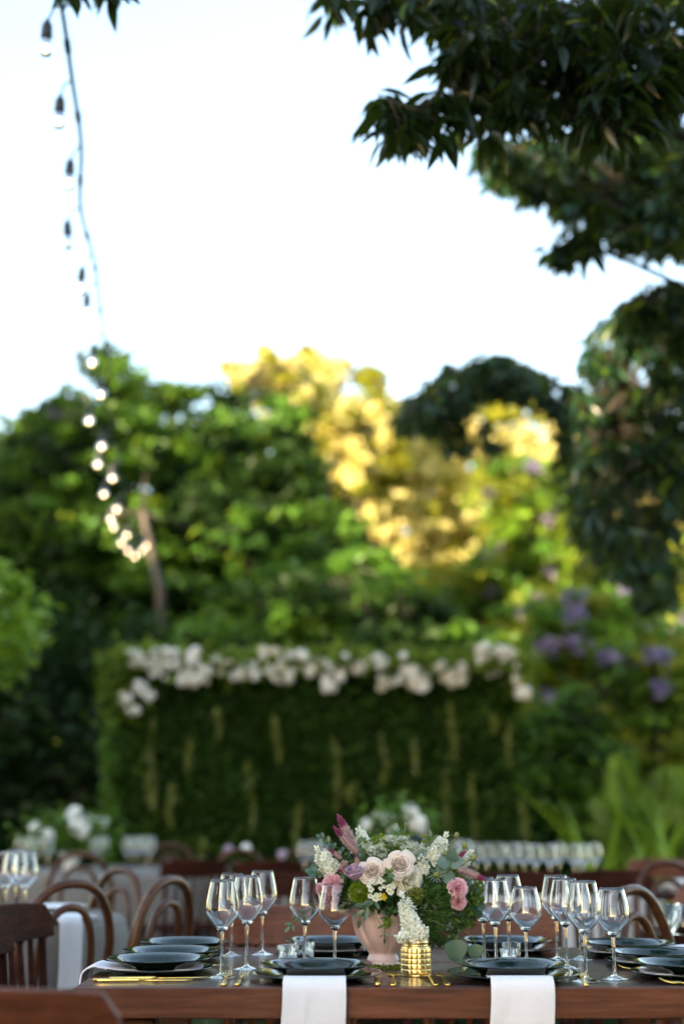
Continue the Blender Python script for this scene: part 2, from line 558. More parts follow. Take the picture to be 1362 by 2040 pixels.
# ------------------------------------------------------------------ ground
mb = MB()
def gnd(u, v):
    x, y = -150 + 300 * u, -60 + 260 * v
    return (x, y, 0.0)
mb.grid(gnd, 60, 52)
tag(mb.build('lawn_ground', M['soil']), None, None, None, 'structure')
n = 30000
C = np.stack([rng.uniform(-4.5, 4.5, n), rng.uniform(0.5, 12.3, n), np.zeros(n)], 1)
hgt = rng.uniform(0.02, 0.06, n)
az = rng.uniform(0, 2 * pi, n)
w = 0.004
dx = np.stack([np.cos(az), np.sin(az), np.zeros(n)], 1)
ln = np.stack([np.cos(az + 1.3), np.sin(az + 1.3), np.zeros(n)], 1) * (hgt * 0.5)[:, None]
V = np.stack([C - dx * w, C + dx * w, C + ln + np.array([0, 0, 1]) * hgt[:, None]], 1).reshape(-1, 3)
F = np.arange(n * 3).reshape(-1, 3)
tag(link('grass', np_mesh('grass', V, F, M['grass'])), 'short grass growing over the ground under the tables', 'grass', None, 'stuff')

# ------------------------------------------------------------------ background trees
# the far line of woods behind everything, one mass
poly = [(-500, 1180), (100, 1080), (500, 1080), (700, 1130), (900, 1160), (1300, 1080), (1900, 1000), (1900, 1640), (-500, 1640)]
C = poly_pts(poly, 900, 40, 46)
V, F = leaf_arrays(clumps(C, 90, 1.0, 0.8), 0.42, 0.26)
tag(link('far_woods', np_mesh('far_woods', V, F, M['lf_far'])), 'far line of woods closing the garden', 'woods', None, 'stuff')

sd_, sn_ = np.array([math.sin(R(SUN_AZ)), math.cos(R(SUN_AZ))]), np.array([math.cos(R(SUN_AZ)), -math.sin(R(SUN_AZ))])
def side_mass(name, label, a, b, depth, H, n, holes=()):
    k = rng.uniform(0, 1, n)[:, None]
    xy = np.array(a) * (1 - k) + np.array(b) * k + rng.normal(0, depth, (n, 2))
    z = rng.uniform(0.6, H - 0.6, n) * (0.95 + 0.06 * np.sin(k[:, 0] * 37) * np.sin(k[:, 0] * 17))
    Q = clumps(np.column_stack([xy, z]), 90, 1.15, 0.8)
    kk = Q[:, :2] @ sn_
    zz_ = Q[:, 2] - (Q[:, :2] @ sd_ - WD) * math.tan(R(SUN_EL))
    keep = np.ones(len(Q), bool)
    for hk, hz, hr in holes:          # openings cut in the added woods to aim sun beams
        keep &= (kk - hk) ** 2 + (zz_ - hz) ** 2 > hr ** 2
    V, F = leaf_arrays(Q[keep], 0.46, 0.30)
    tag(link(name, np_mesh(name, V, F, M['lf_left_dark'])), label, 'woods', None, 'stuff')
WD = 28.0
def hole(px, py, D, r):
    p = P(px, py, D)
    h = np.array([p.x, p.y])
    return (float(h @ sn_), p.z + (WD - float(h @ sd_)) * math.tan(R(SUN_EL)), r)
HOLES = [hole(1300, 425, 8.0, 0.42), hole(1215, 730, 9.4, 0.75), hole(25, 1508, 16, 0.6), hole(110, 1495, 16, 0.55), hole(55, 1570, 16, 0.62), hole(740, 1235, 16, 0.6),
         hole(1340, 960, 10, 0.55), hole(1250, 1120, 17, 0.6), hole(940, 1120, 23, 0.7), hole(1050, 1180, 22, 0.6), hole(1290, 1290, 26, 1.7), hole(1220, 1420, 26, 1.1), hole(1120, 1290, 18, 0.7), hole(1300, 1500, 18, 0.6), hole(420, 1180, 17, 0.5)]  # each opening lets a sun beam reach one chosen spot
side_mass('unseen_shade_woods', 'unseen woods added behind the camera to keep the garden in shade', WD * sd_ - 4 * sn_, WD * sd_ + 27 * sn_, 1.1, 15.2, 2900, HOLES)  # added out of view as a sun blocker for the foreground
side_mass('unseen_streak_woods', 'unseen woods added behind the camera to edge the sky streaks in the glasses', (15, -30), (40, -4), 1.4, 14, 1500)  # added out of view to bound the bright streak mirrored in the glasses

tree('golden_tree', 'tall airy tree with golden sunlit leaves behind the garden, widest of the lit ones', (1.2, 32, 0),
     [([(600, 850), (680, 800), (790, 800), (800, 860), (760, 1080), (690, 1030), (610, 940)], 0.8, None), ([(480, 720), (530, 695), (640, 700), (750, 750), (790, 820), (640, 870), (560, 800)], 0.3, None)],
     [M['lf_sun_gold'], M['lf_sun_gold'], M['lf_olive']], M['bark'], 46, 0.40, 0.14, 0.26, 0.15, 150, (30, 34), 0.2, 0.5, 10)
tree('golden_tree', 'pale sunlit golden tree farthest away, filling the gap under the arched dark bough', (2.5, 39, 0),
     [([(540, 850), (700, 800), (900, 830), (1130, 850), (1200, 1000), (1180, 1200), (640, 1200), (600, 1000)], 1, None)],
     [M['lf_sun_gold'], M['lf_sun_gold'], M['lf_light']], M['bark'], 60, 0.7, 0.28, 0.32, 0.18, 230, (37.5, 41), 0.2, 0.5, 4)
tree('golden_tree', 'sunlit golden tree rising between the arched dark bough and the green trees', (3.6, 34, 0),
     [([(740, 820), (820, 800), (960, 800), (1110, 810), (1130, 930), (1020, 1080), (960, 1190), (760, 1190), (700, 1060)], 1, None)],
     [M['lf_sun_gold'], M['lf_sun_gold'], M['lf_olive']], M['bark'], 50, 0.45, 0.16, 0.26, 0.15, 230, (32, 36), 0.2, 0.5, 10)
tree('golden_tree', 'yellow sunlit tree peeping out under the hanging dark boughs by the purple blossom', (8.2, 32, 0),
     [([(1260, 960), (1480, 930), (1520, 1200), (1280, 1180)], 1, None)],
     M['lf_sun_gold'], M['bark'], 70, 0.75, 0.5, 0.26, 0.15, 80, (30, 34), 0.2, 0.5, 8)
tree('leafy_tree', 'broad green feathery tree with a forked pale trunk left of the golden trees', (-2.5, 20, 0),
     [([(-260, 940), (0, 900), (70, 850), (190, 815), (225, 770), (380, 775), (530, 790), (580, 830), (580, 850), (640, 960), (700, 1050), (770, 1140), (830, 1230), (800, 1300), (200, 1310), (-260, 1340)], 1.0, None),
      ([(60, 815), (200, 795), (230, 850), (60, 860)], 0.03, None), ([(190, 715), (250, 715), (300, 780), (205, 790)], 0.015, None)],
     GREENS, M['bark'], 62, 0.46, 0.10, 0.19, 0.09, 620, (17.5, 22), 0.075, 0.4, 9, ('blossom', M['purple'], 16, 30, 0.10),
     trunk_pts=[(-2.5, 20, -0.1), P(322, 1250, 17.3), P(305, 1120, 17.2), P(285, 1020, 17.2)])
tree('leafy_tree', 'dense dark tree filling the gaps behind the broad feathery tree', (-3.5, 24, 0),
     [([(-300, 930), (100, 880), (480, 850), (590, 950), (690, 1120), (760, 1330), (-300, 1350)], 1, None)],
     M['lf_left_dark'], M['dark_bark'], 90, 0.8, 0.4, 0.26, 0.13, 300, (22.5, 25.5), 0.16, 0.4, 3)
tree('leafy_tree', 'thin yellowish tree whose sunlit top shows over the broad feathery tree', (-0.9, 25.5, 0),
     [([(450, 735), (520, 705), (620, 720), (700, 800), (600, 860), (480, 800)], 1, None)],
     [M['lf_olive'], M['lf_sun_gold']], M['bark'], 30, 0.32, 0.10, 0.2, 0.11, 42, (24.5, 26.5), 0.13, 0.55, 6)
tree('leafy_tree', 'rounded green tree with scattered purple blossom right of the golden light', (3.2, 24, 0),
     [([(960, 960), (1010, 900), (1130, 940), (1180, 1100), (1180, 1320), (900, 1330), (820, 1260), (870, 1170), (960, 1110)], 1, None)],
     FRESH, M['bark'], 55, 0.40, 0.12, 0.2, 0.1, 330, (22, 26), 0.17, 0.45, 10, ('blossom', M['purple'], 14, 20, 0.12))
tree('leafy_tree', 'jacaranda in purple blossom beside the right end of the flower wall', (3.4, 17, 0),
     [([(1000, 1210), (1180, 1180), (1330, 1230), (1420, 1330), (1400, 1600), (1230, 1640), (1060, 1660), (1040, 1440)], 1, None)],
     FRESH, M['bark'], 52, 0.34, 0.11, 0.17, 0.08, 380, (15, 19), 0.15, 0.4, 9, ('blossom', M['purple'], 75, 34, 0.1))
tree('leafy_tree', 'olive green tree lit yellow behind the purple jacaranda', (7.2, 26, 0),
     [([(1140, 1150), (1250, 1080), (1420, 1060), (1600, 1150), (1600, 1620), (1200, 1620), (1170, 1330)], 1, None)],
     [M['lf_olive'], M['lf_bright'], M['lf_mid']], M['bark'], 55, 0.42, 0.16, 0.2, 0.1, 420, (24, 28), 0.18, 0.45, 8)
tree('leafy_tree', 'deep green tree standing in the shade behind the flower wall', (0.4, 16.5, 0),
     [([(560, 1130), (760, 1110), (880, 1230), (1000, 1280), (980, 1420), (300, 1420), (330, 1280)], 1, None)],
     GREENS, M['dark_bark'], 60, 0.40, 0.09, 0.17, 0.08, 210, (14.5, 18), 0.15, 0.5, 8)
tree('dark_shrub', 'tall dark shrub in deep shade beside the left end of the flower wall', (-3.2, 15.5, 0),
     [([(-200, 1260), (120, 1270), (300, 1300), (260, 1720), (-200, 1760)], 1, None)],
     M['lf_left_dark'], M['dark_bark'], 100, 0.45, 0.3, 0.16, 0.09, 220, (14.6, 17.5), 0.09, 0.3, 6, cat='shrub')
tree('bright_shrub', 'bright lime green shrub reaching in above the dark shrub', (-3.0, 11.8, 0),
     [([(-150, 1120), (0, 1150), (60, 1180), (70, 1230), (40, 1320), (-150, 1330)], 1, None)],
     M['lf_bright'], M['dark_bark'], 55, 0.22, 0.13, 0.1, 0.055, 60, (11.2, 12.4), 0.05, 0.5, 5, cat='shrub')
tree('dark_shrub', 'bushy dark green shrub between the flower wall and the palm', (2.6, 14.5, 0),
     [([(1030, 1440), (1180, 1420), (1230, 1560), (1230, 1760), (1030, 1760)], 1, None)],
     GREENS, M['dark_bark'], 90, 0.35, 0.16, 0.14, 0.075, 110, (13.2, 15), 0.07, 0.3, 5, cat='shrub')

# ------------------------------------------------------------------ palm at the right
pb = P(1300, 1750, 12.3); pb.z = 0
t = thing('palm', 'low palm with upright yellow green blades behind the tables', 'palm', pb)
mb = MB()
mb.lathe([(0, -0.05), (0.17, -0.05), (0.15, 0.2), (0.17, 0.45), (0.12, 0.6), (0, 0.62)], 12)
mb.build('trunk', M['dark_bark'], t)
for k in range(24):
    a = 2 * pi * k / 24 + random.uniform(-0.15, 0.15)
    L = random.uniform(0.8, 1.25)
    lean = random.uniform(0.2, 0.75)
    out = Vector((math.cos(a), math.sin(a), 0))
    side = Vector((-math.sin(a), math.cos(a), 0))
    mb = MB()
    def fr(s):
        r = 0.1 + L * lean * s * 0.75
        z = 0.5 + L * (s * (1.15 - 0.5 * lean) - lean * 0.55 * s * s)
        return out * r + Vector((0, 0, z))
    mb.tube([fr(i / 8) for i in range(9)], [0.016 * (1 - i / 9) + 0.003 for i in range(9)], 5)
    for i in range(30):
        s = 0.08 + 0.9 * i / 29
        p = fr(s)
        for q in (-1, 1):
            l = 0.34 * math.sin(pi * min(1, s * 0.85 + 0.15)) + 0.06
            d = (side * q + (fr(min(1, s + .05)) - fr(s)).normalized() * 0.9 + Vector((0, 0, -0.15))).normalized()
            wv = Vector((0, 0, 1)) * 0.014
            mid = p + d * l * 0.5
            mb.add([p, mid + wv, p + d * l, mid - wv], [(0, 1, 2), (0, 2, 3)])
    mb.build('frond', M['lf_palm'], t, smooth=False)
t = thing('strap_plant', 'clump of broad upright strap leaves in front of the palm', 'plant', (2.35, 11.3, 0))
for k in range(34):
    a = random.uniform(0, 2 * pi)
    L = random.uniform(1.0, 1.6)
    c = Vector((random.uniform(-0.45, 0.45), random.uniform(-0.3, 0.3), 0))
    out = Vector((math.cos(a), math.sin(a) * 0.6, 0))
    sd = Vector((-math.sin(a), math.cos(a), 0))
    mb = MB()
    def st(u, v):
        w_ = 0.034 * (1 - v ** 3) * (0.6 + 0.8 * v * (1 - v) * 2)
        return c + out * (0.45 * L * v * v) + Vector((0, 0, L * (v - 0.16 * v * v))) + sd * (u - 0.5) * 2 * w_ + out * (-abs(u - 0.5) * 0.03)
    mb.grid(st, 2, 8)
    mb.build('blade', M['lf_strap'], t)

# ------------------------------------------------------------------ overhanging trees at the right
def big_leaf_mesh(name, L=0.12, W=0.034, m=None):
    mb = MB()
    def fn(u, v):
        w_ = W * 0.5 * math.sin(pi * (v ** 0.8)) ** 0.9 * (1 if v < 0.995 else 0) + 0.0006
        x = (u - 0.5) * 2 * w_
        return (x, L * v, abs(x) * 0.35 - 0.25 * L * v * v)
    mb.grid(fn, 2, 6)
    return mb.mesh(name, m)
def leaf_template(L, W, nv=4):
    vs, fs = [], []
    for j in range(nv + 1):
        v = j / nv
        w_ = W * 0.5 * math.sin(pi * v ** 0.8) if 0 < j < nv else 0.0008
        for u in (-1, 0, 1):
            vs.append((u * w_, L * v, abs(u) * w_ * 0.35 - 0.25 * L * v * v))
    for j in range(nv):
        for i in range(2):
            a = j * 3 + i
            fs.append((a, a + 1, a + 4, a + 3))
    return np.array(vs), np.array(fs)
def frames(d, up):
    """rotation matrices whose y column is d"""
    d = d / np.linalg.norm(d, axis=1, keepdims=True)
    x = np.cross(d, up)
    x /= np.maximum(np.linalg.norm(x, axis=1, keepdims=True), 1e-6)
    z = np.cross(x, d)
    return np.stack([x, d, z], 2)
def rosettes(C, per, spread=1.0, droop=0.75, outdir=None):
    """leaf bases and directions for a whorl of hanging leaves at each twig tip"""
    n = len(C)
    a = rng.uniform(0, 2 * pi, (n, per))
    d = np.stack([np.cos(a) * spread, np.sin(a) * spread, -droop + rng.normal(0, 0.35, (n, per))], 2)
    if outdir is not None:
        d += np.array(outdir)
    b = np.repeat(C[:, None, :], per, 1) + rng.normal(0, 0.02, (n, per, 3)) + d * 0.012
    return b.reshape(-1, 3), d.reshape(-1, 3)
def leaves_np(B, Dr, L, W, nv=4):
    n = len(B)
    tv, tf = leaf_template(L, W, nv)
    Rm = frames(Dr, np.array([0, 0, 1.0]) + rng.normal(0, 0.35, (n, 3)))
    s = rng.uniform(0.65, 1.2, n)
    V = np.einsum('nij,kj->nki', Rm, tv) * s[:, None, None] + B[:, None, :]
    F = (tf[None] + (np.arange(n) * len(tv))[:, None, None]).reshape(-1, 4)
    return V.reshape(-1, 3), F, Rm, s
def overhang(label, base, joint, groups, m, L, W, nparts, bark, r0, per, name='overhanging_tree', glint=0.0):
    """trunk from base to joint, boughs to the twig whorls inside each outline"""
    t = thing(name, label, 'tree', base)
    inv = Vector(base)
    mb = MB()
    limb(mb, (0, 0, -0.1), Vector(joint) - inv, r0, r0 * 0.6, 0.05, 8, 12)
    mb.build('trunk', bark, t)
    allC = []
    for poly, n, D in groups:
        C = poly_pts(poly, n, *D)
        allC.append(C)
        cen = Vector(C.mean(0))
        far = Vector(C[np.argmax(np.linalg.norm(C - np.array(joint), axis=1))])
        mid = Vector(joint).lerp(cen, 0.6) + Vector((0, 0, 0.12))
        mb = MB()
        pts = cr([tuple(Vector(joint) - inv), tuple(mid - inv), tuple(cen - inv), tuple(far - inv)], 4)
        k = len(pts) - 1
        mb.tube(pts, [r0 * 0.11 * (1 - i / k) + 0.005 for i in range(k + 1)], 7)
        for q in C:
            q = Vector(q)
            i = min(range(len(pts)), key=lambda i: (pts[i][0] + inv.x - q.x) ** 2 + (pts[i][1] + inv.y - q.y) ** 2 + (pts[i][2] + inv.z - q.z) ** 2 + 0.02 * (k - i) ** 2 / k)
            a = Vector(pts[i])
            b = q - inv
            mb.tube([a, a.lerp(b, 0.5) + Vector((0, 0, 0.05 * (b - a).length)), b], [0.008, 0.005, 0.0025], 4)
        mb.build('bough', bark, t)
    C = np.concatenate(allC)
    B, Dr = rosettes(C, per)
    # the leaves nearest the camera as single parts, the others joined
    order = np.argsort(np.linalg.norm(B - np.array([0, 0, CAMZ]), axis=1))
    nr, fr_ = order[:nparts], order[nparts:]
    if nparts:
        me = big_leaf_mesh('leaf', L, W, m)
        _, _, Rm, s = leaves_np(B[nr], Dr[nr], L, W)
        for i in range(len(nr)):
            q = Matrix(Rm[i].tolist()).to_quaternion()
            link('leaf', me, t, loc=Vector(B[nr[i]]) - inv, rot=q, scl=float(s[i]))
    nl = len(fr_)
    if not nl:
        return t
    V, F, _, _ = leaves_np(B[fr_] - np.array(inv), Dr[fr_], L, W)
    mi = np.repeat((rng.random(nl) < glint).astype(int), len(F) // nl)  # a random share of leaves takes the painted glint colour
    o = link('crown', np_mesh('crown', V, F, [m, M['lf_glint']], mi), t)
    o['kind'] = 'stuff'
    return t
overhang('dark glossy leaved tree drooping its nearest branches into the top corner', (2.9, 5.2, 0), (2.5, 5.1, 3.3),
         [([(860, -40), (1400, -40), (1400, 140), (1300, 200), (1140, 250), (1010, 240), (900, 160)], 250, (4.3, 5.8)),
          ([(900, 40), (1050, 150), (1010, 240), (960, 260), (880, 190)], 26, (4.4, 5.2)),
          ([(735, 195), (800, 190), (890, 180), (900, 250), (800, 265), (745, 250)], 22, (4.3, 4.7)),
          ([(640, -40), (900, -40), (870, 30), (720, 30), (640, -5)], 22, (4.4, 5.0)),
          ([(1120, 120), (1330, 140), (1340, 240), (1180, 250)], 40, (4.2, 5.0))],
         M['lf_over'], 0.125, 0.036, 300, M['dark_bark'], 0.17, 9, glint=0.03)
overhang('dark leaved tree whose lowest tips just dip into view above the light string', (-2.9, 4.8, 0), (-2.2, 4.7, 4.1),
         [([(120, -70), (250, -70), (225, -22), (160, -18)], 5, (4.2, 4.6))],
         M['lf_over'], 0.115, 0.034, 45, M['dark_bark'], 0.14, 9)
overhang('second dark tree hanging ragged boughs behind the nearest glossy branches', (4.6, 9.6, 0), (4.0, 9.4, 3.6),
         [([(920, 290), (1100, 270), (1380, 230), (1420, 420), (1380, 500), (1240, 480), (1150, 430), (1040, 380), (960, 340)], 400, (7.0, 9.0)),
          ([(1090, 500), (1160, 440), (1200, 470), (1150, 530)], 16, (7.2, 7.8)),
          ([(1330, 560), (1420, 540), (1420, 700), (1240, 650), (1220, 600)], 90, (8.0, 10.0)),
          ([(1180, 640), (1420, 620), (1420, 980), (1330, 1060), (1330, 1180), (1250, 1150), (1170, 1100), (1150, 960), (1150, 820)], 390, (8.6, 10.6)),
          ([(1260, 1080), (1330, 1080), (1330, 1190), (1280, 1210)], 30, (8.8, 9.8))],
         M['lf_over_far'], 0.125, 0.045, 0, M['dark_bark'], 0.2, 14, glint=0.08)
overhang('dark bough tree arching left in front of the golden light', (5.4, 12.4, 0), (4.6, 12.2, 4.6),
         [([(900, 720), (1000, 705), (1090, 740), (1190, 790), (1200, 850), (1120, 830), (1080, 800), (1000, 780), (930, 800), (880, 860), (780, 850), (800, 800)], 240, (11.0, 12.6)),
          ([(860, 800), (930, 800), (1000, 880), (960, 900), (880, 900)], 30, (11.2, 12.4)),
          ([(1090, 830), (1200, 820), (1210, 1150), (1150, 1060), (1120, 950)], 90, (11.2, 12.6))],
         M['lf_over_far'], 0.13, 0.05, 0, M['dark_bark'], 0.18, 11, glint=0.07)

# ------------------------------------------------------------------ flower wall
FWY = 12.5
t = thing('flower_wall', 'green hedge backdrop wall topped with a garland of white flowers', 'flower wall', (-0.2, FWY, 0))
def W(px, py, D=FWY): return P(px, py, D) - Vector((-0.2, FWY, 0))
xa, xb, zt = W(240, 1500).x, W(1035, 1500).x, W(640, 1315).z
mb = MB(); mb.box(((xa + xb) / 2, 0.12, zt / 2), (xb - xa, 0.10, zt)); mb.build('panel', M['backing'], t, smooth=False)
n = 45000
C = np.stack([rng.uniform(xa - 0.06, xb + 0.04, n), rng.uniform(-0.05, 0.08, n) + rng.normal(0, 0.02, n), rng.uniform(0, zt, n)], 1)
C[:, 1] -= 0.05 * (np.sin(C[:, 0] * 9 + np.sin(C[:, 2] * 5)) * np.sin(C[:, 2] * 8) > 0.1)
V, F = leaf_arrays(C, 0.045, 0.028, 0.8, 0.2)
o = link('hedge_foliage', np_mesh('hedge_foliage', V, F, M['lf_hedge']), t); o['kind'] = 'stuff'
for nm, mt, k, sp in (('moss_patch', 'lf_left', 70, 0.13), ('moss_patch', 'lf_mid', 34, 0.09)):
    cc = np.stack([rng.uniform(xa, xb, k), np.full(k, -0.07), rng.uniform(0.1, zt, k)], 1)
    pp_ = (cc[:, None, :] + rng.normal(0, 1, (k, 34, 3)) * np.array([sp, 0.015, sp * 1.3])).reshape(-1, 3)
    V, F = leaf_arrays(pp_, 0.045, 0.028, 0.8, 0.2)
    o = link(nm, np_mesh(nm, V, F, M[mt]), t); o['kind'] = 'stuff'
# garland greenery
n = 4200
px_ = rng.uniform(225, 1045, n)
py_ = 1322 + rng.normal(0, 15, n) + 6 * np.sin(px_ / 60)
edge = rng.random(n) < 0.12
px_[edge] = rng.normal(245, 22, edge.sum()); py_[edge] = rng.uniform(1300, 1440, edge.sum())
e2 = rng.random(n) < 0.06
px_[e2] = rng.normal(1040, 14, e2.sum()); py_[e2] = rng.uniform(1300, 1420, e2.sum())
C = Pn(px_, py_, FWY + rng.normal(0.0, 0.12, n)) - np.array([-0.2, FWY, 0])
V, F = leaf_arrays(C, 0.12, 0.05, 0.4, 0.35)
o = link('garland_greenery', np_mesh('garland_greenery', V, F, M['lf_mid']), t); o['kind'] = 'stuff'
n = 1300
C = np.stack([xa - 0.05 + rng.normal(0, 0.05, n), rng.normal(0, 0.08, n), rng.uniform(0.2, zt, n)], 1)
V, F = leaf_arrays(C, 0.09, 0.045, 0.8, 0.3)
o = link('trailing_greenery', np_mesh('trailing_greenery', V, F, M['lf_left']), t); o['kind'] = 'stuff'
# white flower heads of the garland
M['white_petal'] = petalmat('white_petal', (0.86, 0.87, 0.86), (0.92, 0.93, 0.92), 0.3)
M['cream_petal'] = petalmat('cream_petal', (0.72, 0.66, 0.54), (0.82, 0.78, 0.68), 0.25)
def ball_flower(name, npet, r, m, w=0.42, seed=0):
    q = np.random.default_rng(seed)
    mb = MB()
    for i in range(npet):
        ph = math.acos(1 - 2 * (i + 0.5) / npet); th = i * 2.399963
        d = Vector((math.sin(ph) * math.cos(th), math.sin(ph) * math.sin(th), math.cos(ph)))
        a = d.orthogonal().normalized(); a.rotate(Quaternion(d, q.uniform(0, 6.3)))
        b = d.cross(a)
        s = r * w * q.uniform(0.8, 1.2)
        o = d * r * q.uniform(0.72, 0.9)
        pts = [o] + [o + (a * math.cos(2 * pi * k / 6) + b * math.sin(2 * pi * k / 6)) * s * (1 if k % 2 else 0.75) + d * r * 0.16 for k in range(6)]
        mb.add(pts, [(0, k + 1, (k + 1) % 6 + 1) for k in range(6)])
    return mb.mesh(name, m)
FB = [ball_flower('white_flower', 46, 0.055, M['white_petal'], 0.42, s) for s in (1, 2, 3)] + [ball_flower('white_flower', 40, 0.05, M['cream_petal'], 0.45, 4)]
cl = [(270, 1312, 5, 17), (330, 1316, 8, 24), (385, 1310, 6, 18), (300, 1330, 4, 16), (375, 1352, 5, 18), (440, 1318, 3, 8), (410, 1345, 4, 14),
      (545, 1312, 7, 26), (560, 1345, 5, 18), (500, 1340, 4, 16), (600, 1306, 2, 9), (625, 1330, 4, 14), (660, 1345, 6, 20), (655, 1368, 2, 8),
      (720, 1330, 3, 10), (760, 1318, 3, 12), (800, 1306, 1, 3), (765, 1358, 4, 14), (815, 1345, 6, 20), (835, 1365, 4, 14), (880, 1335, 4, 16),
      (905, 1350, 5, 18), (915, 1330, 2, 8), (960, 1302, 7, 18), (1008, 1300, 7, 15), (1030, 1355, 2, 6), (1040, 1380, 4, 10), (250, 1386, 4, 12), (295, 1388, 3, 8), (265, 1412, 2, 6), (278, 1370, 2, 7), (690, 1310, 1, 4), (470, 1345, 2, 8)]
for cx, cy_, k, sp in cl:
    for j in range(int(k * 2.6)):
        a, rr = random.uniform(0, 6.3), 1.25 * sp * math.sqrt(random.random())
        p = W(cx + rr * math.cos(a), cy_ + rr * math.sin(a) * 0.8, FWY - 0.16 - random.uniform(0, 0.06))
        link('white_flower', random.choice(FB), t, loc=p, rot=(random.uniform(0, 6), random.uniform(0, 6), 0), scl=random.uniform(0.32, 0.78))
for j in range(70):
    px = random.uniform(255, 1030)
    p = W(px, 1328 + random.gauss(0, 12), FWY - 0.17)
    link('white_flower', random.choice(FB), t, loc=p, rot=(random.uniform(0, 6), random.uniform(0, 6), 0), scl=random.uniform(0.28, 0.55))
# hanging strands
M['strand'] = leafmat('amaranth_strand', (0.06, 0.09, 0.008), (0.22, 0.25, 0.03), 0.2, (0.3, 0.3, 0.05))
for px, y0, y1 in [(305, 1430, 1600), (340, 1565, 1650), (378, 1470, 1540), (432, 1410, 1475), (500, 1510, 1655), (552, 1430, 1520), (592, 1600, 1690), (672, 1470, 1610), (765, 1465, 1570),
                   (828, 1475, 1545), (898, 1400, 1520), (890, 1530, 1665), (940, 1540, 1670), (1015, 1440, 1530), (1042, 1590, 1690), (980, 1425, 1460), (406, 1670, 1740), (300, 1540, 1620), (700, 1560, 1600)]:
    a, b = W(px + random.uniform(-4, 4), y0, FWY - 0.15), W(px + random.uniform(-4, 4), y1, FWY - 0.16)
    n = random.randint(90, 210)
    s = rng.uniform(0, 1, n)
    C = np.array(a)[None] * (1 - s[:, None]) + np.array(b)[None] * s[:, None]
    wob = 0.022 * np.sin(s * random.uniform(2, 6) + px)
    C = C + np.stack([wob, 0 * s, 0 * s], 1) + rng.normal(0, 1, (n, 3)) * (0.017 * np.sin(pi * (0.15 + 0.8 * s)))[:, None]
    V, F = leaf_arrays(C, 0.035, 0.022, 0.8, 0.1)
    link('amaranth_strand', np_mesh('amaranth_strand', V, F, M['strand']), t)

# ------------------------------------------------------------------ string of lights
cordpts = [(93, 85, 4.93), (119, 232, 5.45), (139, 355, 5.98), (134, 475, 6.55), (163, 565, 7.1), (173, 615, 7.6), (186, 715, 8.3), (200, 780, 8.95), (180, 832, 9.5), (204, 884, 10.1), (197, 920, 10.65),
           (223, 948, 11.2), (209, 980, 11.75), (235, 1010, 12.3), (222, 1030, 12.8), (227, 1046, 13.2), (254, 1063, 13.7), (242, 1078, 14.1), (257, 1094, 14.5), (268, 1105, 14.9), (281, 1094, 15.3), (290, 1084, 15.7)]
t = thing('string_lights', 'drooping green cord of round lit bulbs in black sockets against the sky', 'string lights', (-1.0, 4.9, 3.9))
inv = Vector((-1.0, 4.9, 3.9))
B = [P(*q) for q in cordpts]
line = [P(88, -120, 4.3)]
for i, b in enumerate(B):
    xx = -0.98 - 1.12 * (b.y - 4.93) / 10.3
    line.append(Vector((0.25 * xx + 0.75 * b.x + 0.012, b.y, b.z + 0.165)))
line.append(line[-1] + Vector((-0.15, 1.2, 0.5)))
mb = MB()
cp = cr([tuple(p - inv) for p in line], 7)
mb.tube(cp, 0.0092, 6)
mb.build('cord', M['cord'], t)
sock, bulb, fil = MB(), MB(), MB()
sock.lathe([(0, 0.03), (0.006, 0.03), (0.010, 0.022), (0.0165, 0.010), (0.018, -0.018), (0.0185, -0.03), (0.016, -0.036), (0, -0.036)], 14)
bulb.lathe([(0, -0.034), (0.012, -0.034), (0.014, -0.045)] + [(0.024 * math.sin(a), -0.070 - 0.024 * math.cos(a) * 1.15) for a in np.linspace(2.5, 0.15, 9)] + [(0, -0.0976)], 16)
for k in range(5):
    a0 = 2 * pi * k / 5
    fil.tube([(0.003 * math.cos(a0), 0.003 * math.sin(a0), -0.045), (0.008 * math.cos(a0), 0.008 * math.sin(a0), -0.066), (0.004 * math.cos(a0 + .6), 0.004 * math.sin(a0 + .6), -0.084)], 0.0016, 5)
sm, bm, fm = sock.mesh('socket', M['rubber']), bulb.mesh('bulb', M['glass']), fil.mesh('filament', M['filament'])
for i, b in enumerate(B):
    c = b + Vector((0, 0, 0.06)) - inv
    tp = min(cp, key=lambda q: (Vector(q) - c - Vector((0, 0, 0.08))).length)
    so = link('socket', sm, t, loc=c, rot=(random.uniform(-.12, .12), random.uniform(-.12, .12), 0), scl=1.25)
    link('bulb', bm, so)
    if i != 3:
        link('filament', fm, so)
    mb = MB()
    mb.tube([c + Vector((0, 0, 0.028)), c.lerp(Vector(tp), 0.5) + Vector((random.uniform(-.012, .012), 0, 0.03)), Vector(tp)], 0.0042, 5)
    mb.build('lead', M['cord'], t)
    if i < 7 and i + 1 < len(B):
        mb = MB()
        q = Vector(cp[min(len(cp) - 2, 7 * (i + 1) + 4)]); q2 = Vector(cp[min(len(cp) - 1, 7 * (i + 1) + 4)])
        d = (Vector(cp[7 * (i + 1) + 5]) - q).normalized()
        mb.tube([q - d * 0.05, q - d * 0.045, q + d * 0.03, q + d * 0.05], [0.006, 0.014, 0.014, 0.006], 7)
        mb.build('connector', M['rubber'], t)

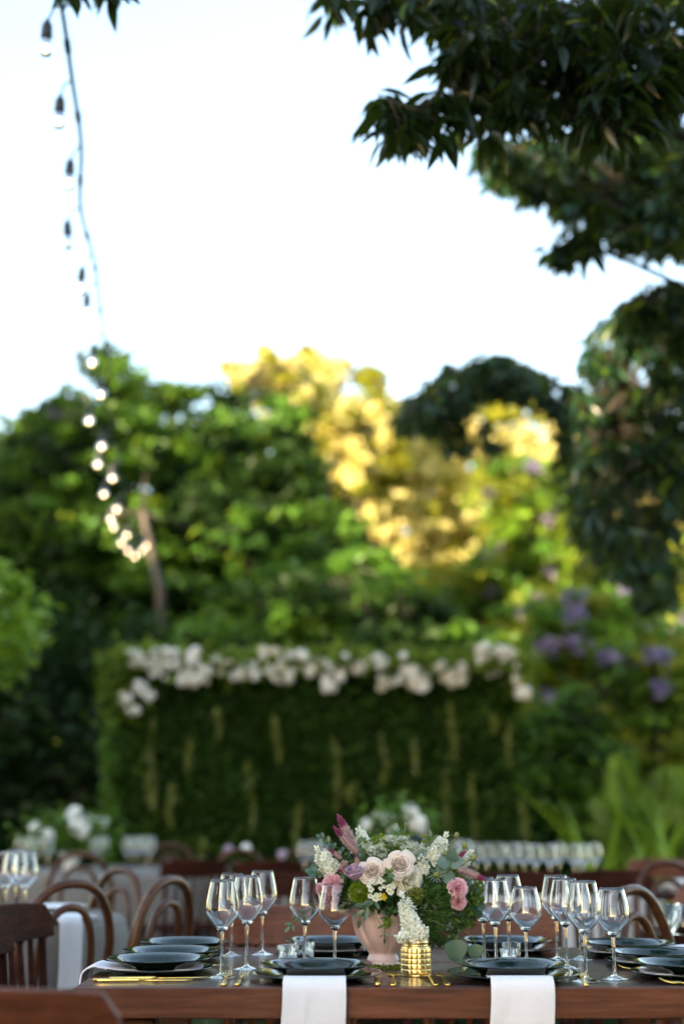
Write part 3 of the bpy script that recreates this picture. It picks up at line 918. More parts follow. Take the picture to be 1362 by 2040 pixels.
# ------------------------------------------------------------------ chairs
def crest(mb, w, h, th, y, z, bow=0.035, n=14):
    """bowed top rail with rounded upper corners, centred on x = 0"""
    def prof(x):
        e = abs(x) / (w / 2)
        top = z + h - 0.010 * e * e
        r = 0.035
        d = w / 2 - abs(x)
        if d < r:
            top -= r - math.sqrt(max(0, r * r - (r - d) ** 2))
        return top, z + 0.006 * e * e
    vs, fs = [], []
    for i in range(n + 1):
        s = -1 + 2 * i / n
        x = w / 2 * math.copysign(abs(s) ** 0.75, s)
        t_, b_ = prof(x)
        yy = y + bow * (x / (w / 2)) ** 2
        lean = 0.18
        for (dy, zz) in ((-th / 2, b_), (th / 2, b_), (th / 2, t_), (-th / 2, t_)):
            vs.append((x, yy + dy - (zz - z) * lean, zz))
    for i in range(n):
        a = i * 4
        for k in range(4):
            fs.append((a + k, a + (k + 1) % 4, a + 4 + (k + 1) % 4, a + 4 + k))
    fs.append((3, 2, 1, 0)); fs.append((n * 4, n * 4 + 1, n * 4 + 2, n * 4 + 3))
    mb.add(vs, fs)
def make_slat(label, loc, rotz, wd, group):
    t = thing('slat_back_chair', label, 'chair', loc, rotz, group)
    mb = MB()
    def seat(u, v):
        return (0, 0, 0)
    mb.box((0, 0.0, 0.452), (0.40, 0.39, 0.026)); mb.build('seat', wd, t, False, 0.008)
    for sx in (-1, 1):
        mb = MB(); mb.tube([(sx * 0.165, 0.165, 0.44), (sx * 0.172, 0.17, 0.22), (sx * 0.178, 0.175, 0)], [0.018, 0.021, 0.014], 10); mb.build('front_leg', wd, t)
        mb = MB()
        mb.tube(cr([(sx * 0.175, -0.215, 0), (sx * 0.170, -0.175, 0.30), (sx * 0.168, -0.168, 0.45), (sx * 0.172, -0.178, 0.62), (sx * 0.176, -0.192, 0.765)], 4), [0.017] * 17, 10, sx=0.75); mb.build('rear_post', wd, t)
        mb = MB(); mb.tube([(sx * 0.175, 0.17, 0.20), (sx * 0.172, -0.185, 0.20)], 0.009, 8); mb.build('stretcher', wd, t)
        mb = MB(); mb.tube([(sx * 0.174, 0.17, 0.31), (sx * 0.17, -0.175, 0.31)], 0.009, 8); mb.build('stretcher', wd, t)
    mb = MB(); mb.tube([(-0.17, 0.17, 0.26), (0.17, 0.17, 0.26)], 0.009, 8); mb.build('stretcher', wd, t)
    for k in range(5):
        x = -0.108 + 0.054 * k
        bow = 0.035 * (x / 0.2) ** 2
        mb = MB(); mb.tube([(x * 0.95, -0.165, 0.46), (x, -0.186 + bow * .5, 0.60), (x, -0.206 + bow, 0.755)], [0.008, 0.0105, 0.008], 8); mb.build('spindle', wd, t)
    mb = MB(); crest(mb, 0.41, 0.108, 0.022, -0.205, 0.742); mb.build('crest_rail', wd, t, False, 0.004)
    return t
def hoop(w, h, z0, y0, lean, n=22, pinch=0.82):
    """an arch in the back plane from its right foot over the top to its left foot"""
    out = []
    for i in range(n + 1):
        a = pi * i / n
        x = w / 2 * math.copysign(abs(math.cos(a)) ** 0.8, math.cos(a))
        z = h * math.sin(a) ** 0.62
        x *= pinch + (1 - pinch) * min(1, z / (h * 0.6))
        out.append((x, y0 - lean * z, z0 + z))
    return out
def make_bent(label, loc, rotz, wd, group):
    t = thing('bentwood_chair', label, 'chair', loc, rotz, group)
    mb = MB()
    mb.lathe([(0, 0.452), (0.15, 0.452), (0.160, 0.456), (0.165, 0.462), (0.17, 0.470), (0.20, 0.472), (0.206, 0.46), (0.205, 0.44), (0.195, 0.432), (0, 0.432)], 36)
    mb.build('seat', wd, t)
    mb = MB(); mb.lathe([(0, 0.4665), (0.166, 0.4665)], 30); mb.build('cane_panel', M['cane'], t)
    mb = MB()
    o_ = hoop(0.385, 0.445, 0.448, -0.165, 0.16)
    pts = [(0.178, -0.235, 0), (0.165, -0.185, 0.25)] + o_ + [(-0.165, -0.185, 0.25), (-0.178, -0.235, 0)]
    mb.tube(pts, [0.013, 0.015] + [0.0155] * len(o_) + [0.015, 0.013], 10); mb.build('outer_hoop', wd, t)
    mb = MB(); mb.tube(hoop(0.225, 0.36, 0.46, -0.172, 0.16), 0.0125, 10); mb.build('inner_hoop', wd, t)
    for sx in (-1, 1):
        mb = MB(); mb.tube(cr([(sx * 0.13, 0.13, 0.44), (sx * 0.15, 0.155, 0.22), (sx * 0.175, 0.19, 0)], 4), 0.0145, 10); mb.build('front_leg', wd, t)
    mb = MB()
    mb.tube([(0.155 * math.cos(a), 0.155 * math.sin(a) - 0.01, 0.255) for a in np.linspace(0, 2 * pi, 33)], 0.010, 8, False); mb.build('leg_ring', wd, t)
    return t
G_S, G_B = 'slat back wooden chairs', 'bentwood chairs'
s0 = make_slat('slat back chair nearest the camera, before the near left table corner', (-0.53, 2.45, 0), R(-3), M['table_wood'], G_S)
s1 = make_slat('dark slat back chair side on at the near left end of the table', (-0.755, 4.21, 0), R(-90 - 14), M['dark_wood'], G_S)
s0 = make_slat('slat back chair with lit rail across the table behind the left wine glasses', (-0.145, 3.995, 0), R(180), M['chair_wood'], G_S)
for src, loc, rz, lab in [
    (s1, (-0.715, 3.74, 0), -92, 'dark slat back chair cut off by the picture edge at the left table end'),
    (s0, (0.415, 3.995, 0), 182, 'slat back chair with lit rail across the table behind the big eucalyptus leaves'),
    (s1, (-0.30, 6.45, 0), 176, 'slat back chair behind the flowers, left one of the second row'),
    (s1, (0.10, 6.50, 0), 183, 'slat back chair behind the vase, beyond the lit rail chair'),
    (s1, (0.82, 6.60, 0), 178, 'slat back chair beyond the right wine glasses, dark rail with pale upper edge'),
    (s1, (1.28, 6.75, 0), 184, 'slat back chair right of the pale edged one, its end rail rounded'),
    (s1, (-0.42, 8.65, 0), 4, 'slat back chair far off behind the leftmost wine glasses'),
    (s1, (-0.96, 8.80, 0), 28, 'slat back chair turned at the corner of the far linen table'),
    (s0, (1.93, 8.55, 0), 195, 'reddish slat back chair left of the palm blades'),
    (s0, (1.30, 5.10, 0), 152, 'slat back chair with a lit slanting post by the right bentwood chair'),
    (s1, (1.68, 5.55, 0), 190, 'dark slat back chair near the right picture edge'),
]:
    c = dup(src, loc, R(rz), lab)
b0 = make_bent('bentwood chair nearest in the left group, its hoop over the grey tablecloth', (-1.015, 4.75, 0), R(48), M['bent_wood'], G_B)
for loc, rz, lab in [
    ((-1.04, 5.59, 0), 132, 'bentwood chair beyond the near round table, half hidden by the two nearer hoops'),
    ((-0.78, 4.95, 0), 66, 'bentwood chair leaning its hoop at the right side of the near round table'),
    ((-1.46, 8.36, 0), 2, 'bentwood chair in front of the far linen table below the white flowers'),
    ((-1.22, 10.35, 0), 185, 'bentwood chair behind the far linen table, only one curve showing'),
    ((-0.72, 9.10, 0), 25, 'bentwood chair before the hedge right of the far linen table'),
    ((1.01, 4.07, 0), 230, 'bentwood chair with a lit pale hoop at the far right table corner'),
    ((1.52, 6.3, 0), 200, 'bentwood chair under the palm, its hoop in front of the small bare table'),
    ((2.12, 7.5, 0), 150, 'bentwood chair half lost in the shade at the right picture edge under the palm'),
    ((1.48, 5.75, 0), 165, 'bentwood chair between the slanting post chair and the palm'),
    ((1.66, 5.0, 0), 205, 'dark bentwood chair near the right picture edge, above the end plates'),
    ((-0.30, 9.3, 0), 12, 'bentwood chair in front of the hedge left of the bouquet table'),
    ((-1.95, 8.5, 0), -15, 'bentwood chair left of the white flowers, by the picture edge'),
    ((1.22, 4.15, 0), 140, 'bentwood chair cut by the right picture edge'),
]:
    dup(b0, loc, R(rz), lab)

# ------------------------------------------------------------------ main table
TX0, TX1, TY0, TY1, TZ = -0.560, 0.905, 3.105, 4.035, 0.75
t = thing('wooden_table', 'long reddish wooden table laid with dark plates and glasses', 'table', ((TX0 + TX1) / 2, (TY0 + TY1) / 2, 0))
cx, cy2 = (TX0 + TX1) / 2, (TY0 + TY1) / 2
nb = 6
e_ = 0.030
for k in range(nb):
    y0 = TY0 + e_ + (TY1 - TY0 - 2 * e_) * k / nb - cy2
    y1 = TY0 + e_ + (TY1 - TY0 - 2 * e_) * (k + 1) / nb - cy2
    mb = MB(); mb.box((0, (y0 + y1) / 2, TZ - 0.010), (TX1 - TX0 - 2 * e_, y1 - y0 - 0.0014, 0.020))
    mb.build('plank', M['top_wood'], t, False, 0.0015)
for y in (TY0 - cy2 + e_ / 2 - 0.0008, TY1 - cy2 - e_ / 2 + 0.0008):
    mb = MB(); mb.box((0, y, TZ - 0.0308), (TX1 - TX0, e_ - 0.0016, 0.0616)); mb.build('edge_board', M['table_wood'], t, False, 0.0025)
for x in (TX0 - cx + e_ / 2, TX1 - cx - e_ / 2):
    mb = MB(); mb.box((x, 0, TZ - 0.0308), (e_ - 0.0016, TY1 - TY0 - 2 * e_ - 0.001, 0.0616)); mb.build('edge_board', M['table_wood'], t, False, 0.0025)
for sx in (-1, 1):
    for sy in (-1, 1):
        mb = MB(); mb.box((sx * ((TX1 - TX0) / 2 - 0.13), sy * ((TY1 - TY0) / 2 - 0.10), 0.34), (0.07, 0.07, 0.68)); mb.build('leg', M['table_wood'], t, False, 0.006)

# ------------------------------------------------------------------ plates, napkins
def plate_mesh(name, r, h=0.018):
    mb = MB()
    pts = [(0, 0.0035), (r * 0.60, 0.0035), (r * 0.66, 0.005), (r * 0.74, h * 0.62), (r * 0.97, h), (r, h + 0.0006), (r * 1.002, h - 0.0012), (r * 0.97, h - 0.0035), (r * 0.74, h * 0.62 - 0.0042), (r * 0.64, 0.0), (r * 0.55, 0.0), (r * 0.54, 0.0012), (0, 0.0012)]
    mb.lathe(pts, 72)
    return mb.mesh(name, M['plate'])
PM, CM, SM, SC = plate_mesh('dinner_plate', 0.1225, 0.022), plate_mesh('charger_plate', 0.145, 0.015), plate_mesh('dinner_plate', 0.118, 0.022), plate_mesh('charger_plate', 0.124, 0.014)
def napkin(name, edge, w, drop, z, label, loc, rz, seed, m='napkin', group='folded napkins'):
    """folded linen running out from under the plate, over the rim and down past the table edge (local -Y)"""
    path = cr([(0.10, z), (0.0, z), (-0.085, z + 0.001), (-0.125, z + 0.006), (-edge + 0.002, z + 0.008), (-edge - 0.020, z - 0.006), (-edge - 0.024, z - 0.05), (-edge - 0.022, z - drop * 0.6), (-edge - 0.020, z - drop)], 5)
    q = random.Random(seed)
    a1, a2, a3 = q.uniform(0, 6), q.uniform(0, 6), q.uniform(-0.02, 0.02)
    mb = MB()
    n = len(path) - 1
    def fn(u, v):
        i = v * n
        k = min(int(i), n - 1)
        f = i - k
        y, zz = path[k] * (1 - f) + path[k + 1] * f
        hang = max(0, (v - 0.5) * 2)
        x = (u - 0.5) * w * (1 + 0.03 * hang) + a3 * hang * 0.35 + 0.0015 * hang * math.sin(v * 19 + a1)
        zz += 0.0016 * hang * math.sin(u * 7 + a2)
        y += 0.0012 * hang * math.sin(u * 17 + v * 31 + a1) * math.sin(v * 23 + a2) - 0.003 * hang * math.exp(-((u - 0.36) / 0.03) ** 2)
        y += 0.0035 * hang * math.sin(u * 5 + a1) + 0.002 * hang * math.sin(u * 11 + v * 6 + a2)
        return (x, y, zz)
    mb.grid(fn, 28, n)
    o = link(name, mb.mesh(name, M[m]), None, 0, 0, 0, loc, (0, 0, rz))
    k = o.modifiers.new('thick', 'SOLIDIFY'); k.thickness = 0.0045; k.offset = -1
    k = o.modifiers.new('sub', 'SUBSURF'); k.levels = 1; k.render_levels = 1
    return tag(o, label, 'napkin', group)
def setting(x, y, rz, where, big=True, drop=0.17, seed=1, edge=0.155, nap=True):
    a = R(rz)
    c = link('charger_plate', CM if big else SC, None, 0, 0, 0, (x, y, TZ + 0.001)); tag(c, 'dark green charger ' + where + ', under the plate', 'plate', 'charger plates')
    p = link('dinner_plate', PM if big else SM, None, 0, 0, 0, (x + random.uniform(-.002, .002), y, TZ + (0.0125 if nap else 0.008))); tag(p, 'dark green plate ' + where + ', on its charger', 'plate', 'dinner plates')
    if nap:
        napkin('napkin', edge, 0.131 if big else 0.12, drop, TZ + 0.0095, 'white folded napkin hanging ' + where, (x, y, 0), a, seed)
setting(-0.057, 3.262, 0, 'at the front edge left of the gold jar', seed=3)
setting(0.376, 3.268, 0, 'at the front edge right of the gold jar', seed=8)
setting(-0.030, 3.878, 180, 'at the back edge behind the pink vase')
setting(0.428, 3.888, 180, 'at the back edge behind the right candles')
setting(-0.418, 3.392, -90, 'nearest at the left table end', False, edge=0.142)
setting(-0.418, 3.645, -90, 'middle of the left table end', False, nap=False)
setting(-0.412, 3.900, -90, 'farthest at the left table end', False, nap=False)
setting(0.765, 3.300, 90, 'nearest at the right table end', False, edge=0.14)
setting(0.755, 3.555, 90, 'middle of the right table end', False, edge=0.15)
setting(0.735, 3.808, 90, 'farthest at the right table end', False, edge=0.17)

# ------------------------------------------------------------------ wine glasses
def glass_meshes(h=0.22, big=1.0, n=40):
    k = big
    o = cr([(0.0042 * k, 0.462), (0.0085 * k, 0.478), (0.0200 * k, 0.535), (0.0320 * k, 0.605), (0.0382 * k, 0.655), (0.0392 * k, 0.70), (0.0368 * k, 0.79), (0.0322 * k, 0.90), (0.0276 * k, 1.0)], 4)
    outer = [(r, z * h) for r, z in o]
    wall = 0.0014
    inner = [(max(r - wall - 0.0034 * max(0, 1 - (z - .462) / .24) ** 1.5, 0.0006), z * h) for r, z in o]
    inner = [q for q in inner if q[1] > 0.505 * h]
    prof = [(0, 0.462 * h)] + outer + [(outer[-1][0] - wall * 0.5, h + 0.0006)] + inner[::-1] + [(0, 0.503 * h)]
    b = MB(); b.lathe(prof, n)
    s = MB(); s.lathe([(0, 0.046 * h)] + [(r, z * h) for r, z in cr([(0.0052, 0.046), (0.0040, 0.09), (0.0034, 0.2), (0.0035, 0.34), (0.0040, 0.43), (0.0043, 0.4605)], 3)] + [(0, 0.4605 * h)], 20)
    f = MB(); f.lathe([(0, 0.0005), (0.029 * k, 0.0005), (0.0315 * k, 0.0012), (0.0318 * k, 0.0022), (0.030 * k, 0.0030), (0.018, 0.0050), (0.010, 0.0072), (0.0056, 0.0445 * h), (0, 0.0445 * h)], n)
    return b.mesh('bowl', M['glass']), s.mesh('stem', M['glass']), f.mesh('foot', M['glass'])
def make_glass(label, loc, h=0.22, big=1.0, n=40, group='wine glasses on the wooden table'):
    t = thing('wine_glass', label, 'wine glass', loc, random.uniform(0, 6), group)
    b, s, f = glass_meshes(h, big, n)
    link('bowl', b, t); link('stem', s, t); link('foot', f, t)
    return t
gl0 = make_glass('empty wine glass nearest the left plates, its forks in front', (-0.266, 3.29, TZ + 0.0005))
gl0.scale = (0.975, 0.975, 0.953)
for x, y, h, lab in [
    (-0.222, 3.46, 0.2225, 'tall empty wine glass just behind the leftmost front glass'),
    (-0.206, 3.82, 0.220, 'wine glass farthest back in the left cluster, stem clear of the others'),
    (-0.283, 3.79, 0.2136, 'wine glass back left, half hidden behind the leftmost front glass'),
    (-0.088, 3.515, 0.216, 'wine glass before the left votive candles, left of a pair'),
    (-0.0166, 3.44, 0.204, 'wine glass in front of the pink carnation and pink vase'),
    (0.363, 3.50, 0.212, 'wine glass touching the pink carnation on the right of the bouquet'),
    (0.427, 3.44, 0.197, 'shorter wine glass behind the right front plate'),
    (0.412, 3.655, 0.216, 'wine glass behind the right front pair, beside the candles'),
    (0.346, 3.62, 0.212, 'wine glass mostly hidden behind the right side of the bouquet'),
    (0.532, 3.666, 0.215, 'wine glass farthest back of the right cluster'),
    (0.525, 3.474, 0.215, 'wine glass second from the left in the right cluster'),
    (0.592, 3.69, 0.200, 'wine glass hidden behind the middle of the right cluster'),
    (0.527, 3.215, 0.221, 'wine glass nearest the table edge, in front of the right cluster'),
    (0.597, 3.262, 0.203, 'wine glass rightmost on the table, by the golden forks'),
    (0.06, 3.80, 0.205, 'wine glass standing behind the pink vase'),
]:
    dup(gl0, (x, y, TZ + 0.0005), random.uniform(0, 6), lab, scl=(0.975, 0.975, 0.953 * h / 0.22))

# ------------------------------------------------------------------ votive candles
def make_votive(label, loc, r=0.026, h=0.042, z=1.0):
    t = thing('votive_candle', label, 'candle', loc, random.uniform(0, 6), 'votive candles')
    def rib(rr, zz, th): return rr * (1 + 0.022 * math.cos(22 * th))
    mb = MB(); mb.lathe([(0, 0.0005), (r * 0.86, 0.0005), (r * 0.9, 0.004), (r, h), (r - 0.0008, h + 0.0008), (r - 0.0022, h), (r * 0.9 - 0.002, 0.007), (0, 0.006)], 132, fn=lambda a, b, c: rib(a, b, c) if a > r * 0.895 else a); mb.build('glass_cup', M['glass'], t)
    rr = r * 0.9 - 0.0028
    mb = MB(); mb.lathe([(0, 0.0075), (rr - 0.001, 0.0075), (rr, 0.0095), (rr + 0.0004, h * 0.58), (rr - 0.002, h * 0.60), (rr * 0.4, h * 0.585), (0, h * 0.58)], 36); mb.build('wax', M['wax'], t)
    mb = MB(); mb.tube([(0, 0, h * 0.58), (0.0006, 0, h * 0.68), (0.0015, 0.0004, h * 0.74)], 0.0008, 6); mb.build('wick', M['wick'], t)
    return t
v0 = make_votive('white votive candle in ribbed glass, front one of the left pair', (-0.131, 3.60, TZ + 0.0005))
dup(v0, (-0.094, 3.70, TZ + 0.0005), 1.0, 'white votive candle in ribbed glass, back one of the left pair')
dup(v0, (0.402, 3.575, TZ + 0.0005), 2.0, 'white votive candle in ribbed glass, front one of the right pair', scl=0.86)
dup(v0, (0.424, 3.715, TZ + 0.0005), 0.4, 'white votive candle in ribbed glass, back one of the right pair', scl=0.9)

# ------------------------------------------------------------------ cutlery
def strip(mb, path, widths, th):
    """a flat bar along path (y, z) with varying width"""
    vs, fs = [], []
    for (y, z), w in zip(path, widths):
        for dx, dz in ((-w, -th), (w, -th), (w, th), (-w, th)):
            vs.append((dx / 2, y, z + dz / 2))
    n = len(path)
    for i in range(n - 1):
        for k in range(4):
            fs.append((i * 4 + k, i * 4 + (k + 1) % 4, i * 4 + 4 + (k + 1) % 4, i * 4 + 4 + k))
    fs += [(3, 2, 1, 0), tuple((n - 1) * 4 + k for k in range(4))]
    mb.add(vs, fs)
def make_fork(label, loc, rz):
    t = thing('fork', label, 'fork', loc, R(rz), 'gold cutlery')
    mb = MB(); strip(mb, [(0, 0.003), (0.02, 0.003), (0.06, 0.004), (0.105, 0.006)], [0.010, 0.0125, 0.009, 0.005], 0.0035); mb.build('handle', M['gold'], t, True, 0.0012)
    mb = MB(); strip(mb, [(0.1055, 0.006), (0.125, 0.0075), (0.137, 0.0068), (0.150, 0.005), (0.155, 0.0045)], [0.005, 0.006, 0.016, 0.021, 0.021], 0.002); mb.build('neck', M['gold'], t, True, 0.0006)
    for k in range(4):
        x = (-1.5 + k) * 0.0058
        mb = MB(); mb.tube([(x, 0.1555, 0.0045), (x, 0.175, 0.004), (x, 0.190, 0.007), (x, 0.201, 0.012)], [0.0015, 0.0014, 0.0012, 0.0006], 6); mb.build('tine', M['gold'], t)
    return t
def make_knife(label, loc, rz):
    t = thing('knife', label, 'knife', loc, R(rz), 'gold cutlery')
    mb = MB(); strip(mb, [(0, 0.004), (0.012, 0.0042), (0.05, 0.0045), (0.085, 0.0045), (0.10, 0.0045)], [0.008, 0.014, 0.013, 0.010, 0.009], 0.007); mb.build('handle', M['gold'], t, True, 0.002)
    mb = MB(); strip(mb, [(0.1005, 0.0045), (0.12, 0.0045), (0.17, 0.0045), (0.20, 0.0045), (0.215, 0.0045)], [0.009, 0.017, 0.019, 0.014, 0.004], 0.0018); mb.build('blade', M['gold'], t, True, 0.0005)
    return t
def make_spoon(label, loc, rz):
    t = thing('spoon', label, 'spoon', loc, R(rz), 'gold cutlery')
    mb = MB(); strip(mb, [(0, 0.003), (0.02, 0.0035), (0.06, 0.007), (0.10, 0.010)], [0.010, 0.0125, 0.008, 0.005], 0.0035); mb.build('handle', M['gold'], t, True, 0.0012)
    mb = MB()
    def sp(u, v):
        a = 2 * pi * u
        rr = v
        return (0.017 * rr * math.cos(a), 0.128 + 0.026 * rr * math.sin(a) - 0.0, 0.0035 + 0.0085 * rr * rr)
    mb.grid(sp, 28, 7); mb.build('spoon_bowl', M['gold'], t, True, 0, 0, 0.0012)
    return t
zc = TZ + 0.0006
fk = make_fork('gold fork left of the front left plate, the outer of two', (-0.249, 3.13, zc), 2)
dup(fk, (-0.221, 3.13, zc), R(-1), 'gold fork left of the front left plate, close beside the charger')
dup(fk, (0.197, 3.125, zc), R(3), 'gold fork right under the gold jar, the outer of two')
dup(fk, (0.222, 3.125, zc), R(1), 'gold fork between the gold jar and the right front plate')
dup(fk, (0.875, 3.152, zc), R(86), 'golden fork along the right end of the table, at the table edge')
dup(fk, (0.872, 3.128, zc), R(79), 'golden fork slanting beside its twin at the right end of the table')
kn = make_knife('gold knife lying along the table edge before the left plates', (-0.535, 3.205, zc), -90)
dup(kn, (-0.505, 3.235, zc), R(-84), 'gold knife half under the nearest left plate')
dup(kn, (0.062 + 0.012, 3.125, zc), R(-2), 'gold knife standing out right of the front left plate')
dup(kn, (-0.50, 3.518, zc), R(-90), 'gold knife between the near and middle left plates')
dup(kn, (-0.50, 3.772, zc), R(-90), 'gold knife between the middle and far left plates')
dup(fk, (0.84, 3.43, zc), R(88), 'golden fork between the near and middle right plates')
sp = make_spoon('gold spoon with a round bowl in front of the pink vase', (0.107, 3.125, zc), -2)
dup(sp, (0.511, 3.120, zc), R(-3), 'gold spoon right of the front right plate under the nearest wine glass')

# ------------------------------------------------------------------ round tables behind
def round_cloth(name, r, z, label, loc, m, seed, drop=0.70):
    q = random.Random(seed)
    ph = [q.uniform(0, 6.3) for _ in range(4)]
    mb = MB()
    rows = [(0, 0), (r * 0.5, 0), (r * 0.9, 0), (r, -0.003), (r + 0.010, -0.015)] + [(r + 0.012, -drop * k / 10) for k in range(1, 11)]
    def fn(rr, zz, th):
        if zz > -0.02:
            return rr
        d = min(1, -zz / drop)
        return rr + d ** 0.8 * (0.055 * math.sin(9 * th + ph[0]) + 0.03 * math.sin(17 * th + ph[1]) + 0.015 * math.sin(31 * th + ph[2]) + 0.05)
    mb.lathe(rows, 120, fn=fn)
    o = link(name, mb.mesh(name, m), None, 0, 0, 0.0015, (loc[0], loc[1], z))
    return tag(o, label, 'tablecloth', 'tablecloths of the tables behind')
def round_table(r, loc, label):
    t = thing('round_table', label, 'table', loc, 0, 'round tables')
    mb = MB(); mb.lathe([(0, 0.745), (r - 0.005, 0.745), (r - 0.005, 0.722), (0, 0.722)], 60); mb.build('tabletop', M['dark_wood'], t, False)
    mb = MB(); mb.lathe([(0, 0.72), (0.05, 0.72), (0.04, 0.1), (0.22, 0.03), (0.24, 0), (0, 0)], 20); mb.build('pedestal', M['dark_wood'], t)
    return t
round_table(0.72, (-1.50, 5.22, 0), 'round table under the grey cloth at the left picture edge')
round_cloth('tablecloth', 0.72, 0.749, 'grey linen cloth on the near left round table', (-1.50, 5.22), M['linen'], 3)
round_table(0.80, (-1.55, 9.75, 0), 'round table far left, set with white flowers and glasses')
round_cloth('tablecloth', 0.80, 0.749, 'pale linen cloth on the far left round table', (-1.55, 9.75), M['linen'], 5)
# plates and napkins on the near round table
for i, (x, y, rz, lab) in enumerate([(-0.965, 4.99, 62, 'white plate on the near left round table by its right edge'), (-1.16, 4.75, 20, 'white plate on the near left round table, nearest the camera'), (-1.10, 5.55, 120, 'white plate on the far side of the near left round table'), (-1.62, 4.72, -15, 'white plate on the near left round table, beyond the picture edge')]):
    mb = MB(); me = plate_mesh('charger', 0.14); me.materials.clear(); me.materials.append(M['white_china'])
    o = link('white_plate', me, None, 0, 0, 0, (x, y, 0.752)); tag(o, lab, 'plate', 'white plates')
napkin('napkin', 0.16, 0.10, 0.22, 0.772, 'pale folded napkin hanging off the near left round table by the bentwood chair', (-1.02, 4.85, 0), R(55), 5)
for k, (px, D, lab) in enumerate([(8, 4.95, 'wine glass on the near left round table at the picture edge'), (28, 5.15, 'wine glass on the near left round table, middle of three'), (47, 4.95, 'wine glass on the near left round table nearest the plates')]):
    p = T(px, 1625 + 0.364 * 2897 / D, 0.7515); dup(gl0, p, k, lab, 'wine glasses on the near round table', scl=(1.1, 1.1, 1.05))
# glasses on the far tables: alike and out of focus
def far_glass(px, D, lab, grp, s=1.0):
    p = T(px, 1625 + 0.364 * 2897 / D, 0.7515)
    dup(gl0, p, random.uniform(0, 6), lab, grp, scl=s)
for px, D in [(42, 9.5), (60, 9.3), (76, 9.6), (94, 9.2), (190, 9.25), (205, 9.5), (252, 9.4), (268, 9.2), (284, 9.5), (298, 9.3)]:
    far_glass(px, D, 'blurred wine glass on the far left table with white flowers', 'wine glasses on the far left table')
# long table at the far right and far centre
def long_table(x0, x1, y0, y1, label, clab, m, seed):
    t = thing('trestle_table', label, 'table', ((x0 + x1) / 2, (y0 + y1) / 2, 0), 0, 'cloth covered tables')
    w, d = (x1 - x0), (y1 - y0)
    mb = MB(); mb.box((0, 0, 0.735), (w - 0.01, d - 0.01, 0.024)); mb.build('tabletop', M['dark_wood'], t, False)
    for sx in (-1, 1):
        for sy in (-1, 1):
            mb = MB(); mb.box((sx * (w / 2 - 0.08), sy * (d / 2 - 0.08), 0.36), (0.05, 0.05, 0.72)); mb.build('leg', M['dark_wood'], t, False, 0.004)
    q = random.Random(seed); a = q.uniform(0, 6)
    mb = MB()
    per = []
    nx, ny = 26, 14
    for i in range(nx): per.append((-w / 2 + w * i / nx, -d / 2, 0, -1))
    for i in range(ny): per.append((w / 2, -d / 2 + d * i / ny, 1, 0))
    for i in range(nx): per.append((w / 2 - w * i / nx, d / 2, 0, 1))
    for i in range(ny): per.append((-w / 2, d / 2 - d * i / ny, -1, 0))
    n = len(per)
    vs = [(x, y, 0.7495) for x, y, _, _ in per]
    for k, z in enumerate((0.735, 0.6, 0.4, 0.2)):
        f = (0.735 - z) / 0.535
        vs += [(x + nx_ * (0.006 + f * (0.05 + 0.028 * math.sin(i * 1.9 + a))), y + ny_ * (0.006 + f * (0.05 + 0.028 * math.sin(i * 1.9 + a))), z) for i, (x, y, nx_, ny_) in enumerate(per)]
    fs = [tuple(range(n))] + [(k * n + i, k * n + (i + 1) % n, (k + 1) * n + (i + 1) % n, (k + 1) * n + i) for k in range(4) for i in range(n)]
    mb.add(vs, fs)
    o = link('tablecloth', mb.mesh('tablecloth', m), None, 0, 0, 0, ((x0 + x1) / 2, (y0 + y1) / 2, 0)); tag(o, clab, 'tablecloth', 'tablecloths of the tables behind')
long_table(0.64, 1.62, 7.45, 8.35, 'long table far right, crowded with wine glasses', 'white cloth on the long table far right', M['white_linen'], 2)
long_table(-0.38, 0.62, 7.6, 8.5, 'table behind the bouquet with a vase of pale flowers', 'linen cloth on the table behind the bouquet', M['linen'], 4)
for px in range(950, 1205, 24):
    far_glass(px + random.uniform(-4, 4), random.uniform(7.5, 8.1), 'blurred wine glass in the crowded row on the far right long table', 'wine glasses on the far right long table', 0.93)
for px, D in [(606, 7.75), (628, 7.9), (646, 7.75), (905, 7.8), (925, 8.0), (870, 7.8)]:
    far_glass(px, D, 'blurred wine glass on the table behind the bouquet', 'wine glasses on the table behind the bouquet')
for k, (px, py, D, lab) in enumerate([(1165, 1752, 7.6, 'white folded napkin standing on the far right table'), (1198, 1750, 7.62, 'white folded napkin at the right end of the far right table')]):
    mb = MB()
    def fan(u, v):
        a = (u - 0.5) * 1.5
        z = 0.075 * v
        return (math.sin(a) * (0.012 + 0.032 * v), 0.02 * math.cos(u * 25) * v, z)
    mb.grid(fan, 20, 5)
    p = T(px, 1625 + 0.364 * 2897 / D, 0.7515)
    o = link('napkin', mb.mesh('napkin', M['napkin']), None, 0, 0, 0.004, p); tag(o, lab, 'napkin', 'standing napkins')
# a side table with a white cup between the chairs at the right
round_table(0.40, (1.78, 7.0, 0), 'small bare wooden table under the palm at the right')
t = thing('white_cup', 'white bowl standing on the small bare table at the right', 'bowl', (1.58, 6.95, 0.7455))
mb = MB(); mb.lathe([(0, 0.004), (0.02, 0.004), (0.02, 0), (0.03, 0), (0.032, 0.008), (0.058, 0.025), (0.07, 0.06), (0.068, 0.06), (0.055, 0.028), (0, 0.012)], 32); mb.build('bowl_body', M['white_china'], t)
